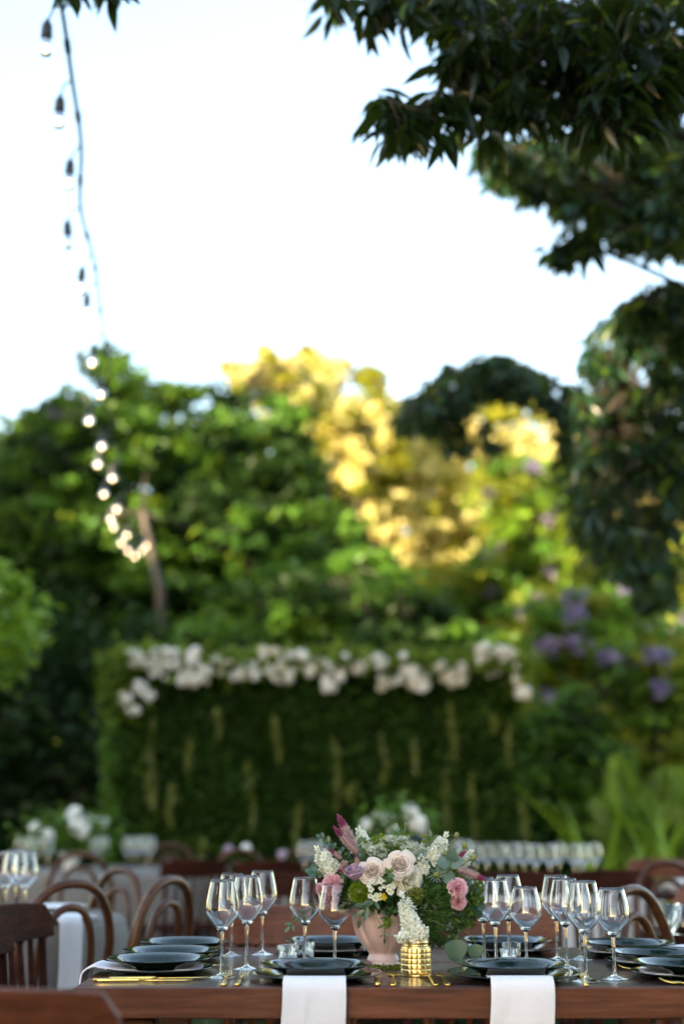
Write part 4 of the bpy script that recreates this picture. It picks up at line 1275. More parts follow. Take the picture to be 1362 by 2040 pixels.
# lidded candle glass by the right edge, on a chairside table
round_table(0.34, (1.27, 4.62, 0), 'small round table by the right picture edge behind the end plates')
t = thing('candle_glass', 'large glass with a white candle at the right picture edge', 'candle', (1.04, 4.50, 0.7455))
mb = MB(); mb.lathe([(0, 0.001), (0.05, 0.001), (0.052, 0.005), (0.052, 0.09), (0.050, 0.09), (0.0495, 0.008), (0, 0.007)], 40); mb.build('glass_cup', M['glass'], t)
mb = MB(); mb.lathe([(0, 0.009), (0.047, 0.009), (0.048, 0.05), (0, 0.05)], 32); mb.build('wax', M['wax'], t)
mb = MB(); mb.tube([(0, 0, 0.05), (0.001, 0, 0.062)], 0.001, 6); mb.build('wick', M['wick'], t)

# bouquets on the far tables
def far_bouquet(label, loc, n, r, h, seed, m1, m2):
    q = random.Random(seed)
    t = thing('flower_arrangement', label, 'flowers', loc)
    mb = MB(); mb.lathe([(0, 0), (0.045, 0), (0.05, 0.01), (0.04, 0.03), (0.08, 0.10), (0.085, 0.12), (0.08, 0.12), (0.03, 0.035), (0, 0.03)], 24); mb.build('vase', M['white_china'], t)
    k = 900
    C = rng.normal(0, 1, (k, 3)) * np.array([r * 0.6, r * 0.5, h * 0.28]) + np.array([0, 0, 0.12 + h * 0.4])
    C[:, 2] = np.maximum(C[:, 2], 0.10)
    V, F = leaf_arrays(C, 0.06, 0.03, 0.1, 0.3); o = link('greenery', np_mesh('greenery', V, F, M['lf_left']), t); o['kind'] = 'stuff'
    for i in range(n):
        a = q.uniform(0, 6.3); rr = r * math.sqrt(q.random())
        link('white_flower', random.choice(m1), t, loc=(rr * math.cos(a), rr * math.sin(a) * 0.8, 0.14 + h * q.uniform(0.45, 1) * (1 - 0.4 * rr / r)), rot=(q.uniform(0, 6), q.uniform(0, 6), 0), scl=q.uniform(0.6, 1.0))
    return t
far_bouquet('white flower arrangement in the middle of the far left table', (-1.78, 9.6, 0.751), 17, 0.24, 0.26, 1, FB, None)
M['lilac_petal'] = petalmat('lilac_petal', (0.42, 0.34, 0.46), (0.56, 0.48, 0.58), 0.3)
LB = [ball_flower('white_flower', 40, 0.05, M['lilac_petal'], 0.42, 7)] + FB[:2]
far_bouquet('pale lilac and white flower arrangement just behind the bouquet', (0.30, 8.05, 0.751), 14, 0.16, 0.30, 2, LB, None)
for k, (px, py, D) in enumerate([(455, 1692, 9.2), (490, 1690, 9.3), (562, 1702, 8.6), (338, 1722, 8.9)]):
    lab = ['lilac bloom tied above the bentwood chair by the hedge', 'pale bloom tied on the right of the bentwood hoop by the hedge', 'pale bloom tied to the far slat back chair', 'pale ribbon bloom on the chair at the far linen table'][k]
    o = link('chair_bloom', LB[0] if k != 1 else FB[0], None, 0, 0, 0, P(px, py, D), None, 0.55); tag(o, lab, 'flower', 'blooms tied to chairs')

# ------------------------------------------------------------------ vase, gold jar, moss
VX, VY = 0.097, 3.515
t = thing('pedestal_vase', 'dusty pink fluted pedestal vase holding the bouquet', 'vase', (VX, VY, TZ + 0.0005), 0.3, scl=(0.98, 0.98, 0.93))
prof = cr([(0.041, 0.0), (0.042, 0.010), (0.0385, 0.013), (0.0385, 0.020), (0.036, 0.026), (0.034, 0.034), (0.040, 0.043), (0.056, 0.062), (0.0695, 0.092), (0.0755, 0.122), (0.078, 0.143)], 5)
def flute(r, z, th):
    k = max(0, min(1, (z - 0.032) / 0.02)) * max(0, min(1, (0.143 - z) / 0.012))
    g = abs(math.sin(6.5 * 2 * th * 0.5 + 16 * z))
    return r * (1 - 0.085 * k * (1 - g ** 0.6))
pts = [(0, 0)] + [tuple(p) for p in prof]
mb = MB(); mb.lathe(pts, 156, fn=lambda r, z, th: flute(r, z, th * 1.0) if z > 0.03 else r)
mb.build('bowl_body', M['vase'], t)
mb = MB(); mb.lathe([(0.0775, 0.1425), (0.0795, 0.1445), (0.0795, 0.1475), (0.077, 0.149), (0.074, 0.147), (0.073, 0.1425)], 96, close=True); mb.build('rim', M['vase'], t)
mb = MB(); mb.lathe([(0.0735, 0.143), (0.066, 0.10), (0.045, 0.062), (0.0, 0.05)], 60); mb.build('inner_wall', M['vase'], t)
JX, JY = 0.1655, 3.335
t = thing('gold_jar', 'small gold jar of raised squares holding white stock flowers', 'jar', (JX, JY, TZ + 0.0005), 0.1, scl=(0.95, 0.95, 0.93))
def quilt(r, z, th):
    if z < 0.004 or z > 0.0655:
        return r
    a = abs(2 * ((th * 12 / (2 * pi)) % 1) - 1)
    b = abs(2 * (((z - 0.004) / 0.0615 * 5) % 1) - 1)
    return r * (0.935 + 0.065 * (1 - a ** 3.6) * (1 - b ** 6))
mb = MB()
zs = np.linspace(0.004, 0.0655, 61)
mb.lathe([(0, 0), (0.033, 0.0), (0.0352, 0.002)] + [(0.0362 - 0.0012 * abs(2 * (z - .0345) / .0615) ** 4, z) for z in zs] + [(0.034, 0.0675), (0.0315, 0.0690)], 234, fn=quilt)
mb.build('quilted_body', M['jar_gold'], t)
mb = MB(); mb.lathe([(0.0315, 0.0692), (0.0295, 0.0712), (0.0295, 0.0745), (0.0312, 0.0755), (0.0314, 0.0785), (0.0298, 0.0800), (0.0300, 0.0835), (0.0312, 0.0850), (0.0302, 0.0866), (0.0288, 0.0855), (0.0282, 0.070)], 64, close=True); mb.build('neck', M['jar_gold'], t)
M['moss'] = leafmat('moss', (0.08, 0.11, 0.008), (0.24, 0.28, 0.02), 0.2)
n = 2600
a = rng.uniform(0, 2 * pi, n); rr = 0.047 + rng.normal(0, 0.007, n)
C = np.stack([VX + rr * np.cos(a), VY + rr * np.sin(a), TZ + 0.001 + np.abs(rng.normal(0, 0.0035, n))], 1)
V, F = leaf_arrays(C, 0.006, 0.004, 0, 0.2)
tag(link('moss_ring', np_mesh('moss_ring', V, F, M['moss'])), 'ring of green moss around the foot of the pink vase', 'moss')

# ------------------------------------------------------------------ bouquet
M['stem'] = simple('green_stem', (0.05, 0.10, 0.015), (0.10, 0.17, 0.03), 0.5, 60)
M['blush'] = petalmat('blush_petal', (0.94, 0.83, 0.76), (0.96, 0.90, 0.85), 0.58, 30)
M['cream'] = petalmat('cream_rose_petal', (0.94, 0.91, 0.79), (0.96, 0.94, 0.88), 0.58, 30)
M['lilac'] = petalmat('lilac_rose_petal', (0.56, 0.38, 0.52), (0.66, 0.50, 0.62), 0.45, 30)
M['pink'] = petalmat('carnation_petal', (0.92, 0.54, 0.62), (0.95, 0.72, 0.76), 0.5, 90)
M['stock'] = petalmat('stock_petal', (0.78, 0.79, 0.66), (0.86, 0.86, 0.80), 0.3, 60)
M['stock_c'] = simple('stock_centre', (0.36, 0.42, 0.10), (0.50, 0.55, 0.16), 0.7, 80)
M['celosia'] = leafmat('celosia_bristle', (0.55, 0.26, 0.34), (0.88, 0.74, 0.66), 0.35, (0.85, 0.65, 0.6))
M['celosia_tip'] = leafmat('celosia_tip', (0.40, 0.05, 0.17), (0.52, 0.10, 0.24), 0.3, (0.6, 0.15, 0.3))
M['trick'] = leafmat('green_trick', (0.09, 0.16, 0.006), (0.26, 0.36, 0.02), 0.3, (0.35, 0.48, 0.03))
M['euca'] = leafmat('eucalyptus_leaf', (0.05, 0.10, 0.075), (0.09, 0.155, 0.115), 0.2, (0.12, 0.22, 0.12), 0.06, 0.45)
M['euca_deep'] = leafmat('deep_eucalyptus', (0.020, 0.075, 0.040), (0.035, 0.10, 0.055), 0.2, (0.08, 0.2, 0.07), 0.07, 0.4)
M['dark_leaf'] = leafmat('ruscus_leaf', (0.010, 0.038, 0.010), (0.045, 0.105, 0.022), 0.3, (0.14, 0.26, 0.04), 0.05, 0.35)
M['fern'] = leafmat('asparagus_fern', (0.015, 0.06, 0.008), (0.08, 0.20, 0.02), 0.35, (0.2, 0.4, 0.04), 0.02)
M['thistle'] = leafmat('blue_thistle', (0.02, 0.035, 0.06), (0.06, 0.09, 0.12), 0.1)
M['thistle_green'] = leafmat('sea_holly', (0.06, 0.12, 0.09), (0.14, 0.22, 0.14), 0.2)
M['pod'] = simple('scabiosa_pod', (0.14, 0.15, 0.03), (0.26, 0.26, 0.07), 0.8, 300, 0.8)
M['ammi'] = leafmat('ammi_floret', (0.46, 0.52, 0.34), (0.72, 0.75, 0.60), 0.25)
M['yellow'] = petalmat('yellow_petal', (0.55, 0.38, 0.03), (0.70, 0.52, 0.06), 0.3, 60)
M['wax_c'] = simple('wax_flower_centre', (0.45, 0.40, 0.10), (0.55, 0.48, 0.16), 0.7, 80)

VC = Vector((VX, VY, TZ + 0.12))
def stem(t, loc, quat, frm=VC, r=0.0014, name='stem', back=0.0):
    """a curved stem from the flower's base (local origin) back to the vase mouth"""
    e = quat.inverted() @ (Vector(frm) - Vector(loc))
    mb = MB(); mb.tube(cr([(0, 0, -back), tuple(Vector((0, 0, -e.length * 0.35)) * 0.5 + e * 0.25), tuple(e)], 5), r, 6); mb.build(name, M['stem'], t)

def petal_fn(r0, hgt, wid, a0, curl, cup):
    """a cupped petal standing at radius r0, tip rolled outward by curl"""
    def fn(u, v):
        s = (u - 0.5) * 2
        wv = wid * math.sin(pi * (0.12 + 0.70 * v ** 0.8)) ** 0.7
        if v > 0.8:
            wv *= 1 - 0.25 * ((v - 0.8) / 0.2) ** 2
        ang = a0 + s * wv
        rr = r0 * (0.35 + 0.65 * math.sin(min(1, v * 1.15) * pi / 2)) + cup * math.sin(pi * v) * r0 * 0.15
        zz = hgt * v - 0.05 * hgt * s * s * v
        if v > 0.7:
            k = (v - 0.7) / 0.3
            rr += curl * k * k * r0
            zz -= curl * 0.55 * k * k * hgt * 0.5 + 0.06 * hgt * s * s * k
        return (rr * math.cos(ang), rr * math.sin(ang), zz)
    return fn
def rose(label, loc, d, R0, m, openness=1.0, seed=0, rings=None, H=1.15):
    q = random.Random(seed)
    quat = face(d)
    t = thing('rose', label, 'rose', Vector(loc) - Vector(d).normalized() * R0 * 0.75, 0, 'roses of the bouquet', quat)
    k = 0
    for (rf, n, hf, cu) in rings or [(0.16, 2, 1.02, 0.0), (0.27, 3, 1.06, 0.05), (0.39, 3, 1.08, 0.12), (0.52, 4, 1.05, 0.22), (0.66, 5, 0.98, 0.34), (0.80, 5, 0.88, 0.45), (0.93, 5, 0.72, 0.55)]:
        a0 = q.uniform(0, 6.3)
        for i in range(n):
            mb = MB()
            fn = petal_fn(R0 * rf, R0 * H * hf * q.uniform(0.94, 1.04), pi / n * 1.45 if n > 2 else 1.9, a0 + 2 * pi * i / n + q.uniform(-.15, .15), cu * openness * q.uniform(0.75, 1.3), 1.0)
            mb.grid(lambda u, v: fn(u, 0.04 + 0.96 * v), 8, 9)
            o = mb.build('petal', m, t, True, 0, 0, 0.0006)
            k += 1
    for i in range(5):
        a = 2 * pi * i / 5
        mb = MB()
        c, s = math.cos(a), math.sin(a)
        mb.grid(lambda u, v: ((0.25 + 0.75 * v) * R0 * c * 0.9 - (u - .5) * 0.35 * R0 * (1 - v) * s, (0.25 + 0.75 * v) * R0 * s * 0.9 + (u - .5) * 0.35 * R0 * (1 - v) * c, -0.04 * R0 + 0.1 * R0 * v), 2, 5)
        mb.build('sepal', M['dark_leaf'], t)
    stem(t, Vector(loc) - Vector(d).normalized() * R0 * 0.75, quat)
    return t
rose('blush rose left of the larger blush rose, fully open', P(740, 1735, 3.405), (-0.15, -1, 0.35), 0.0235, M['blush'], 1.0, 1)
rose('largest blush rose, open in the middle of the bouquet', P(796, 1722, 3.40), (0.05, -1, 0.40), 0.0265, M['blush'], 1.0, 2)
rose('cream rose tucked under the largest blush rose, facing right', P(814, 1752, 3.415), (0.45, -1, -0.1), 0.027, M['cream'], 1.1, 3)
rose('lilac rose, still half closed, at the left of the blush roses', P(706, 1741, 3.41), (-0.25, -0.45, 1.0), 0.0195, M['lilac'], 0.7, 4, [(0.2, 3, 1.5, 0.1), (0.45, 3, 1.5, 0.2), (0.7, 4, 1.42, 0.5), (0.9, 4, 1.2, 0.6)], 1.3)
rose('white ranunculus like rose seen through the wine glass beside the vase', P(682, 1800, 3.47), (-0.6, -1, 0.1), 0.018, M['cream'], 0.5, 6)

def carnation(label, loc, d, r, seed):
    q = random.Random(seed)
    quat = face(d)
    t = thing('carnation', label, 'carnation', loc, 0, 'pink carnations', quat)
    for lay, (n, ph, rr) in enumerate([(6, 1.35, 1.0), (7, 1.0, 0.98), (6, 0.65, 0.95), (5, 0.35, 0.9), (3, 0.1, 0.85)]):
        a0 = q.uniform(0, 6)
        for i in range(n):
            a = a0 + 2 * pi * i / n + q.uniform(-.2, .2)
            p = ph + q.uniform(-.12, .12)
            dr = Vector((math.sin(p) * math.cos(a), math.sin(p) * math.sin(a), math.cos(p)))
            s1 = Vector((-math.sin(a), math.cos(a), 0)); s2 = dr.cross(s1)
            f1, f2 = q.uniform(0, 6), q.uniform(4, 6)
            mb = MB()
            def fn(u, v):
                s = (u - 0.5) * 2
                w_ = r * 0.62 * v ** 0.8
                ruf = r * 0.16 * v * math.sin(s * 8 + f1) + r * 0.05 * v * math.sin(s * 19 + f1)
                L = r * (rr * v + 0.06 * v * math.sin(s * 22)) * (1 - 0.14 * s * s)
                return dr * L + s1 * s * w_ + s2 * ruf
            mb.grid(fn, 14, 4)
            mb.build('petal', M['pink'], t)
    mb = MB(); mb.lathe([(0, -r * 0.8), (r * 0.25, -r * 0.8), (r * 0.3, -r * 0.3), (r * 0.22, 0.05 * r)], 10); mb.build('calyx', M['stem'], t)
    stem(t, loc, quat, back=r * 0.8)
carnation('pink carnation at the left behind two wine glasses', P(663, 1764, 3.45), (-0.3, -1, 0.5), 0.027, 1)
carnation('pink carnation drooping below the left one behind the glass', P(660, 1790, 3.45), (-0.1, -1, -0.5), 0.020, 2)
carnation('pink carnation edge peeping out between two glass bowls', P(639, 1770, 3.50), (-1, -0.5, 0.1), 0.014, 5)
carnation('pink carnation high on the right of the bouquet', P(910, 1770, 3.40), (0.25, -1, 0.5), 0.025, 3)
carnation('small pale pink carnation just below the right one', P(912, 1796, 3.41), (0.2, -1, -0.1), 0.020, 4)

# stock: white florets round a spike
def floret_mesh(seed, r=0.0085):
    q = random.Random(seed)
    mb = MB()
    for lay in range(2):
        for i in range(4):
            a = pi / 2 * i + lay * 0.8 + q.uniform(-.2, .2)
            c, s = math.cos(a), math.sin(a)
            L = r * (1 - 0.3 * lay) * q.uniform(0.85, 1.15); f = q.uniform(0, 6)
            def fn(u, v):
                e = (u - .5) * 2
                x = L * v; y = e * L * 0.62 * v ** 0.6 * (1 if v < 0.9 else 0.85); z = r * (0.45 + .3 * lay) * v - L * 0.5 * v * v * (0.7 - .5 * lay) + 0.14 * r * v * math.sin(e * 5 + f)
                return (x * c - y * s, x * s + y * c, z)
            mb.grid(fn, 4, 3)
    return mb.mesh('floret', M['stock'])
FL = [floret_mesh(s) for s in range(4)]
mb = MB(); mb.lathe([(0, 0.004), (0.0014, 0.0035), (0.0012, 0.001), (0, 0)], 7); FLC = mb.mesh('centre', M['stock_c'])
mb = MB(); mb.lathe([(0, -0.004), (0.0025, -0.001), (0.003, 0.003), (0.0016, 0.007), (0, 0.008)], 8); BUD = mb.mesh('bud', M['stock'])
def stock(label, a, b, r, n, frm=VC, seed=0, tipbud=4):
    """florets packed round the axis a (bottom) to b (tip)"""
    q = random.Random(seed)
    a, b = Vector(a), Vector(b)
    quat = face(b - a)
    L = (b - a).length
    t = thing('stock_flower', label, 'stock flower', a, 0, 'white stock flowers', quat)
    mb = MB(); mb.tube([(0, 0, -0.005), (0, 0, L * 1.02)], 0.0018, 6); mb.build('spike', M['stem'], t)
    for i in range(n):
        f = (i + 0.5) / n
        th = i * 2.4 + q.uniform(-.3, .3)
        rr = r * (1 - 0.45 * f ** 2) * q.uniform(0.75, 1.05)
        tilt = 0.5 + 0.9 * (1 - f)
        d = Vector((math.cos(th) * math.sin(tilt), math.sin(th) * math.sin(tilt), math.cos(tilt)))
        p = Vector((math.cos(th) * rr * 0.75, math.sin(th) * rr * 0.75, L * f * 0.95))
        o = link('floret', q.choice(FL), t, loc=p, rot=face(d + Vector((q.uniform(-.3, .3), q.uniform(-.3, .3), 0))), scl=q.uniform(0.85, 1.25) * (1.15 - 0.3 * f))
        link('centre', FLC, o)
    for i in range(tipbud):
        th = i * 2.4
        link('bud', BUD, t, loc=(0.003 * math.cos(th), 0.003 * math.sin(th), L + 0.003 * i), rot=face((math.cos(th) * .5, math.sin(th) * .5, 1)))
    stem(t, a, quat, frm)
    return t
JC = (JX, JY, TZ + 0.07)
stock('white stock spike in the gold jar, upper part against the vase', P(826, 1868, 3.325), P(803, 1790, 3.325), 0.027, 54, JC, 1, 5)
stock('white stock sprig spilling over the left lip of the gold jar', P(812, 1868, 3.315), P(793, 1868, 3.29), 0.009, 9, JC, 2, 2)
stock('white stock sprig at the right lip of the gold jar', P(838, 1868, 3.32), P(846, 1850, 3.30), 0.010, 11, JC, 3, 2)
stock('white stock cluster at the far left of the bouquet', P(662, 1735, 3.47), P(636, 1697, 3.46), 0.026, 34, VC, 4, 5)
stock('white stock spike beside the upright pink celosia', P(728, 1690, 3.53), P(716, 1658, 3.53), 0.019, 26, VC, 5, 4)
stock('tall white stock spike at the upper right of the bouquet', P(858, 1718, 3.47), P(884, 1670, 3.47), 0.022, 42, VC, 6, 5)
stock('small white stock sprig below the upper right spike', P(843, 1735, 3.44), P(836, 1706, 3.43), 0.010, 14, VC, 7, 2)
stock('white stock sprig at the right edge beside the pink celosia', P(925, 1720, 3.50), P(935, 1700, 3.5), 0.011, 12, VC, 8, 3)
# small white wax flowers
def wax_mesh():
    mb = MB()
    for i in range(5):
        a = 2 * pi * i / 5; c, s = math.cos(a), math.sin(a)
        def fn(u, v):
            x = 0.0062 * v; y = (u - .5) * 0.0062 * math.sin(pi * (0.1 + 0.85 * v)) ; z = 0.002 * v * v
            return (x * c - y * s, x * s + y * c, z)
        mb.grid(fn, 3, 4)
    return mb.mesh('floret', M['stock'])
WX = wax_mesh()
def wax_sprig(label, pts, seed):
    q = random.Random(seed)
    o0 = Vector(pts[0])
    t = thing('wax_flower', label, 'wax flower', o0, 0, 'small white wax flowers')
    for p in pts:
        p = Vector(p) - o0
        f = link('floret', WX, t, loc=p, rot=face((q.uniform(-.5, .5), -1, q.uniform(-.3, .7))), scl=q.uniform(0.9, 1.3))
        link('centre', FLC, f)
        mb = MB(); e = VC + Vector((0.0, -0.02, 0.02)) - o0
        mb.tube([p, p.lerp(e, 0.4) + Vector((0, 0.004, 0)), e], 0.0007, 5); mb.build('stem', M['stem'], t)
wax_sprig('small white wax flowers under the left blush rose', [P(736 + random.uniform(-2, 30), 1752 + random.uniform(0, 20), 3.385) for _ in range(8)], 1)
wax_sprig('small white wax flowers under the largest blush rose', [P(752 + random.uniform(0, 36), 1764 + random.uniform(0, 14), 3.385) for _ in range(9)], 2)
wax_sprig('small white wax flowers over the rim of the pink vase', [P(736 + random.uniform(0, 20), 1782 + random.uniform(0, 16), 3.40) for _ in range(8)], 3)
# yellow flower
t = thing('yellow_flower', 'small yellow flower over the rim of the vase', 'flower', P(763, 1787, 3.40), 0, None, face((0, -1, 0.2)))
for i in range(14):
    a = i * 2.4; L = 0.0105 * (0.55 + 0.45 * i / 13)
    mb = MB(); c, s = math.cos(a), math.sin(a)
    mb.grid(lambda u, v: ((L * v) * c - (u - .5) * L * .7 * math.sin(pi * (.1 + .8 * v)) * s, (L * v) * s + (u - .5) * L * .7 * math.sin(pi * (.1 + .8 * v)) * c, 0.004 * (1 - i / 14) + 0.003 * v * (1 - i / 14)), 2, 3)
    mb.build('petal', M['yellow'], t)
stem(t, P(763, 1787, 3.40), face((0, -1, 0.2)))
# celosia
def celosia(label, a, b, r, seed, n=420, tip=0.35):
    q = np.random.default_rng(seed)
    a, b = Vector(a), Vector(b)
    quat = face(b - a); L = (b - a).length
    t = thing('celosia', label, 'celosia', a, 0, 'pink celosia plumes', quat)
    for nm, lo, hi, m in (('lower_plume', 0.0, 1 - tip, M['celosia']), ('tip_plume', 1 - tip, 1.0, M['celosia_tip'])):
        k = int(n * 1.7 * (hi - lo)) + 90
        s = q.uniform(lo, hi, k); th = q.uniform(0, 6.3, k)
        rad = r * np.sin(np.clip(0.12 + 0.88 * (1 - s), 0, 1) * pi * 0.62) ** 0.9
        rad = np.where(s > 0.92, rad * 0.6, rad)
        base = np.stack([rad * 0.35 * np.cos(th), rad * 0.35 * np.sin(th), s * L], 1)
        d = np.stack([np.cos(th), np.sin(th), 0.9 + 0.3 * q.normal(0, 1, k)], 1)
        d /= np.linalg.norm(d, axis=1, keepdims=True)
        tp_ = base + d * (rad * q.uniform(0.6, 1.25, k))[:, None]
        sd = np.stack([-np.sin(th), np.cos(th), 0 * th], 1) * 0.0011
        md = (base + tp_) / 2
        V = np.stack([base, md + sd, tp_, md - sd], 1).reshape(-1, 3)
        i = np.arange(k)[:, None] * 4
        F = np.concatenate([i + np.array([[0, 1, 2]]), i + np.array([[0, 2, 3]])], 1).reshape(-1, 3)
        link(nm, np_mesh(nm, V, F, m), t)
        mb = MB(); zz = np.linspace(lo, hi, 9)
        mb.tube([(0, 0, z * L) for z in zz], [max(0.0006, 0.42 * r * math.sin(min(1, 0.12 + 0.88 * (1 - z)) * pi * .62)) * (0.5 if z > .96 else 1) for z in zz], 10)
        mb.build('core', m, t)
    stem(t, a, quat, r=0.0018)
celosia('tallest pink celosia plume, leaning left at the top of the bouquet', P(708, 1692, 3.45), P(672, 1622, 3.43), 0.0135, 1)
celosia('pink celosia plume just left of and below the tallest one', P(712, 1700, 3.44), P(664, 1646, 3.41), 0.011, 2)
celosia('short pink celosia tip between the two tall plumes', P(706, 1688, 3.44), P(680, 1640, 3.44), 0.008, 9, 260)
celosia('small drooping pink celosia bud left of the lilac rose', P(690, 1716, 3.42), P(675, 1737, 3.40), 0.0085, 3, 260, 0.2)
celosia('small dusty celosia behind the lilac rose', P(715, 1726, 3.43), P(708, 1705, 3.43), 0.007, 4, 220, 0.2)
celosia('pale celosia by the white stock cluster at the far left', P(680, 1710, 3.46), P(655, 1691, 3.46), 0.0075, 8, 220, 0.5)
celosia('pink celosia tip at the upper right by the green pods', P(905, 1712, 3.46), P(928, 1696, 3.46), 0.0075, 5, 260, 0.7)
celosia('fuzzy pink celosia curling out at the right edge of the bouquet', P(912, 1731, 3.44), P(966, 1752, 3.42), 0.0125, 6, 520, 0.3)
# green trick dianthus ball
def spiky(name, label, loc, r, n, m, L, w_, frm=VC, cat='flower', core=0.6, group=None):
    t = thing(name, label, cat, loc, 0, group)
    d = rng.normal(0, 1, (n, 3)); d /= np.linalg.norm(d, axis=1, keepdims=True)
    base = d * r * core * 0.9
    d2 = d + rng.normal(0, 0.28, (n, 3)); d2 /= np.linalg.norm(d2, axis=1, keepdims=True)
    tip = base + d2 * (L * rng.uniform(0.8, 1.15, n))[:, None]
    s = np.cross(d2, rng.normal(0, 1, (n, 3))); s /= np.linalg.norm(s, axis=1, keepdims=True)
    md = base * 0.5 + tip * 0.5
    V = np.stack([base, md + s * w_, tip, md - s * w_], 1).reshape(-1, 3)
    i = np.arange(n)[:, None] * 4
    F = np.concatenate([i + np.array([[0, 1, 2]]), i + np.array([[0, 2, 3]])], 1).reshape(-1, 3)
    link('bristles', np_mesh('bristles', V, F, m), t)
    mb = MB(); mb.lathe([(0, -r * core)] + [(r * core * math.cos(a), r * core * math.sin(a)) for a in np.linspace(-1.3, 1.3, 9)] + [(0, r * core)], 16); mb.build('core', m, t)
    stem(t, loc, Quaternion(), frm)
    return t
spiky('green_dianthus', 'bright green spiky dianthus ball above the vase rim', P(716, 1778, 3.42), 0.030, 1600, M['trick'], 0.013, 0.0009)
spiky('green_dianthus', 'small green spiky tuft hanging on the front of the pink vase', P(771, 1838, 3.415), 0.011, 320, M['trick'], 0.008, 0.0007)
spiky('blue_thistle', 'dark blue spiky thistle at the top of the bouquet', P(827, 1675, 3.49), 0.015, 420, M['thistle'], 0.010, 0.0007)
spiky('blue_thistle', 'grey thistle head between the celosia and the lilac rose', P(717, 1704, 3.44), 0.012, 300, M['thistle_green'], 0.006, 0.0006)
spiky('blue_thistle', 'grey blue thistle half hidden left of the celosia', P(700, 1702, 3.47), 0.012, 300, M['thistle'], 0.006, 0.0006)
def holly(label, loc, d, r, seed):
    q = random.Random(seed); quat = face(d)
    t = thing('sea_holly', label, 'sea holly', loc, 0, 'spiky sea hollies', quat)
    mb = MB(); mb.lathe([(0, -0.2 * r), (0.28 * r, 0), (0.34 * r, 0.3 * r), (0.2 * r, 0.6 * r), (0, 0.7 * r)], 14); mb.build('cone', M['pod'], t)
    for i in range(13):
        a = 2 * pi * i / 13 + q.uniform(-.15, .15); c, s = math.cos(a), math.sin(a); L = r * q.uniform(0.85, 1.35); z = q.uniform(0.0, 0.5)
        mb = MB()
        mb.add([(c * .2 * r, s * .2 * r, 0), (c * L * .5 - s * .07 * r, s * L * .5 + c * .07 * r, L * z * .4), (c * L, s * L, L * z), (c * L * .5 + s * .07 * r, s * L * .5 - c * .07 * r, L * z * .4 - 0.0006)], [(0, 1, 2), (0, 2, 3)])
        mb.build('bract', M['thistle_green'], t, False)
    stem(t, loc, quat)
holly('spiky green sea holly between the eucalyptus leaves and the fern', P(868, 1744, 3.40), (0.1, -1, 0.3), 0.020, 1)
holly('spiky sea holly above the round eucalyptus leaves', P(886, 1703, 3.44), (0.1, -0.7, 0.7), 0.015, 2)
holly('spiky sea holly at the right over the fuzzy celosia', P(938, 1712, 3.44), (0.4, -0.8, 0.3), 0.013, 3)
holly('small sea holly sprouting at the top beside the blue thistle', P(807, 1645, 3.50), (0, -0.3, 1), 0.011, 4)
holly('small sea holly drooping among the fern by the pink carnations', P(915, 1808, 3.43), (0.1, -1, -0.3), 0.012, 5)
def pod(label, loc, r, lean):
    quat = face(lean)
    t = thing('seed_pod', label, 'seed pod', loc, 0, 'green seed pods on stalks', quat)
    mb = MB(); mb.lathe([(0, -r)] + [(r * 0.92 * math.cos(a), r * 1.15 * math.sin(a)) for a in np.linspace(-1.2, 1.3, 9)] + [(0, r * 1.2)], 16); mb.build('head', M['pod'], t)
    for i in range(8):
        a = 2 * pi * i / 8; c, s = math.cos(a), math.sin(a)
        mb = MB(); mb.tube([(c * r * .4, s * r * .4, -r * .8), (c * r * 1.5, s * r * 1.5, -r * 0.6), (c * r * 2.4, s * r * 2.4, -r * 0.0)], [0.0006, 0.0005, 0.0002], 4); mb.build('bract', M['thistle_green'], t)
    stem(t, loc, quat, VC + Vector((0.03, 0, 0.06)), back=r)
pod('green seed pod highest on its stalk at the upper right', P(909, 1664, 3.46), 0.0066, (0.3, 0, 1))
pod('green seed pod second highest at the upper right', P(925, 1684, 3.45), 0.0068, (0.3, -0.1, 1))
pod('green seed pod farthest to the right on a thin stalk', P(943, 1708, 3.44), 0.0066, (0.7, -0.2, 0.6))
pod('green seed pod on a thin stalk left of the blue thistle', P(764, 1671, 3.47), 0.0055, (-0.1, -0.3, 1))
# ammi
def ammi(label, c, rx, rz, n, seed):
    q = np.random.default_rng(seed)
    t = thing('queen_annes_lace', label, 'umbel flower', c, 0, 'lacy white green umbels')
    k = 26
    U = q.uniform(-1, 1, (k, 3)) * np.array([rx, 0.02, rz]); U[:, 2] -= 0.5 * rz * (U[:, 0] / rx) ** 2
    for i in range(k):
        m_ = n // k
        C = U[i] + q.normal(0, 1, (m_, 3)) * np.array([0.0052, 0.0052, 0.0022])
        V, F = leaf_arrays(C, 0.0036, 0.0030, 0, 0.5)
        link('umbellet', np_mesh('umbellet', V, F, M['ammi']), t)
        mb = MB(); mb.tube([tuple(U[i] - np.array([0, 0, 0.002])), tuple(U[i] * 0.4 - np.array([0, 0, 0.012])), (0, 0.005, -rz - 0.03)], 0.0005, 4); mb.build('stalk', M['stem'], t)
ammi('lacy white green umbel left of the blue thistle', P(790, 1676, 3.48), 0.035, 0.013, 1100, 1)
ammi('lacy white green umbel above the left blush rose', P(753, 1694, 3.46), 0.024, 0.014, 800, 2)
ammi('lacy white umbel right of the largest blush rose top', P(822, 1690, 3.45), 0.028, 0.012, 800, 3)

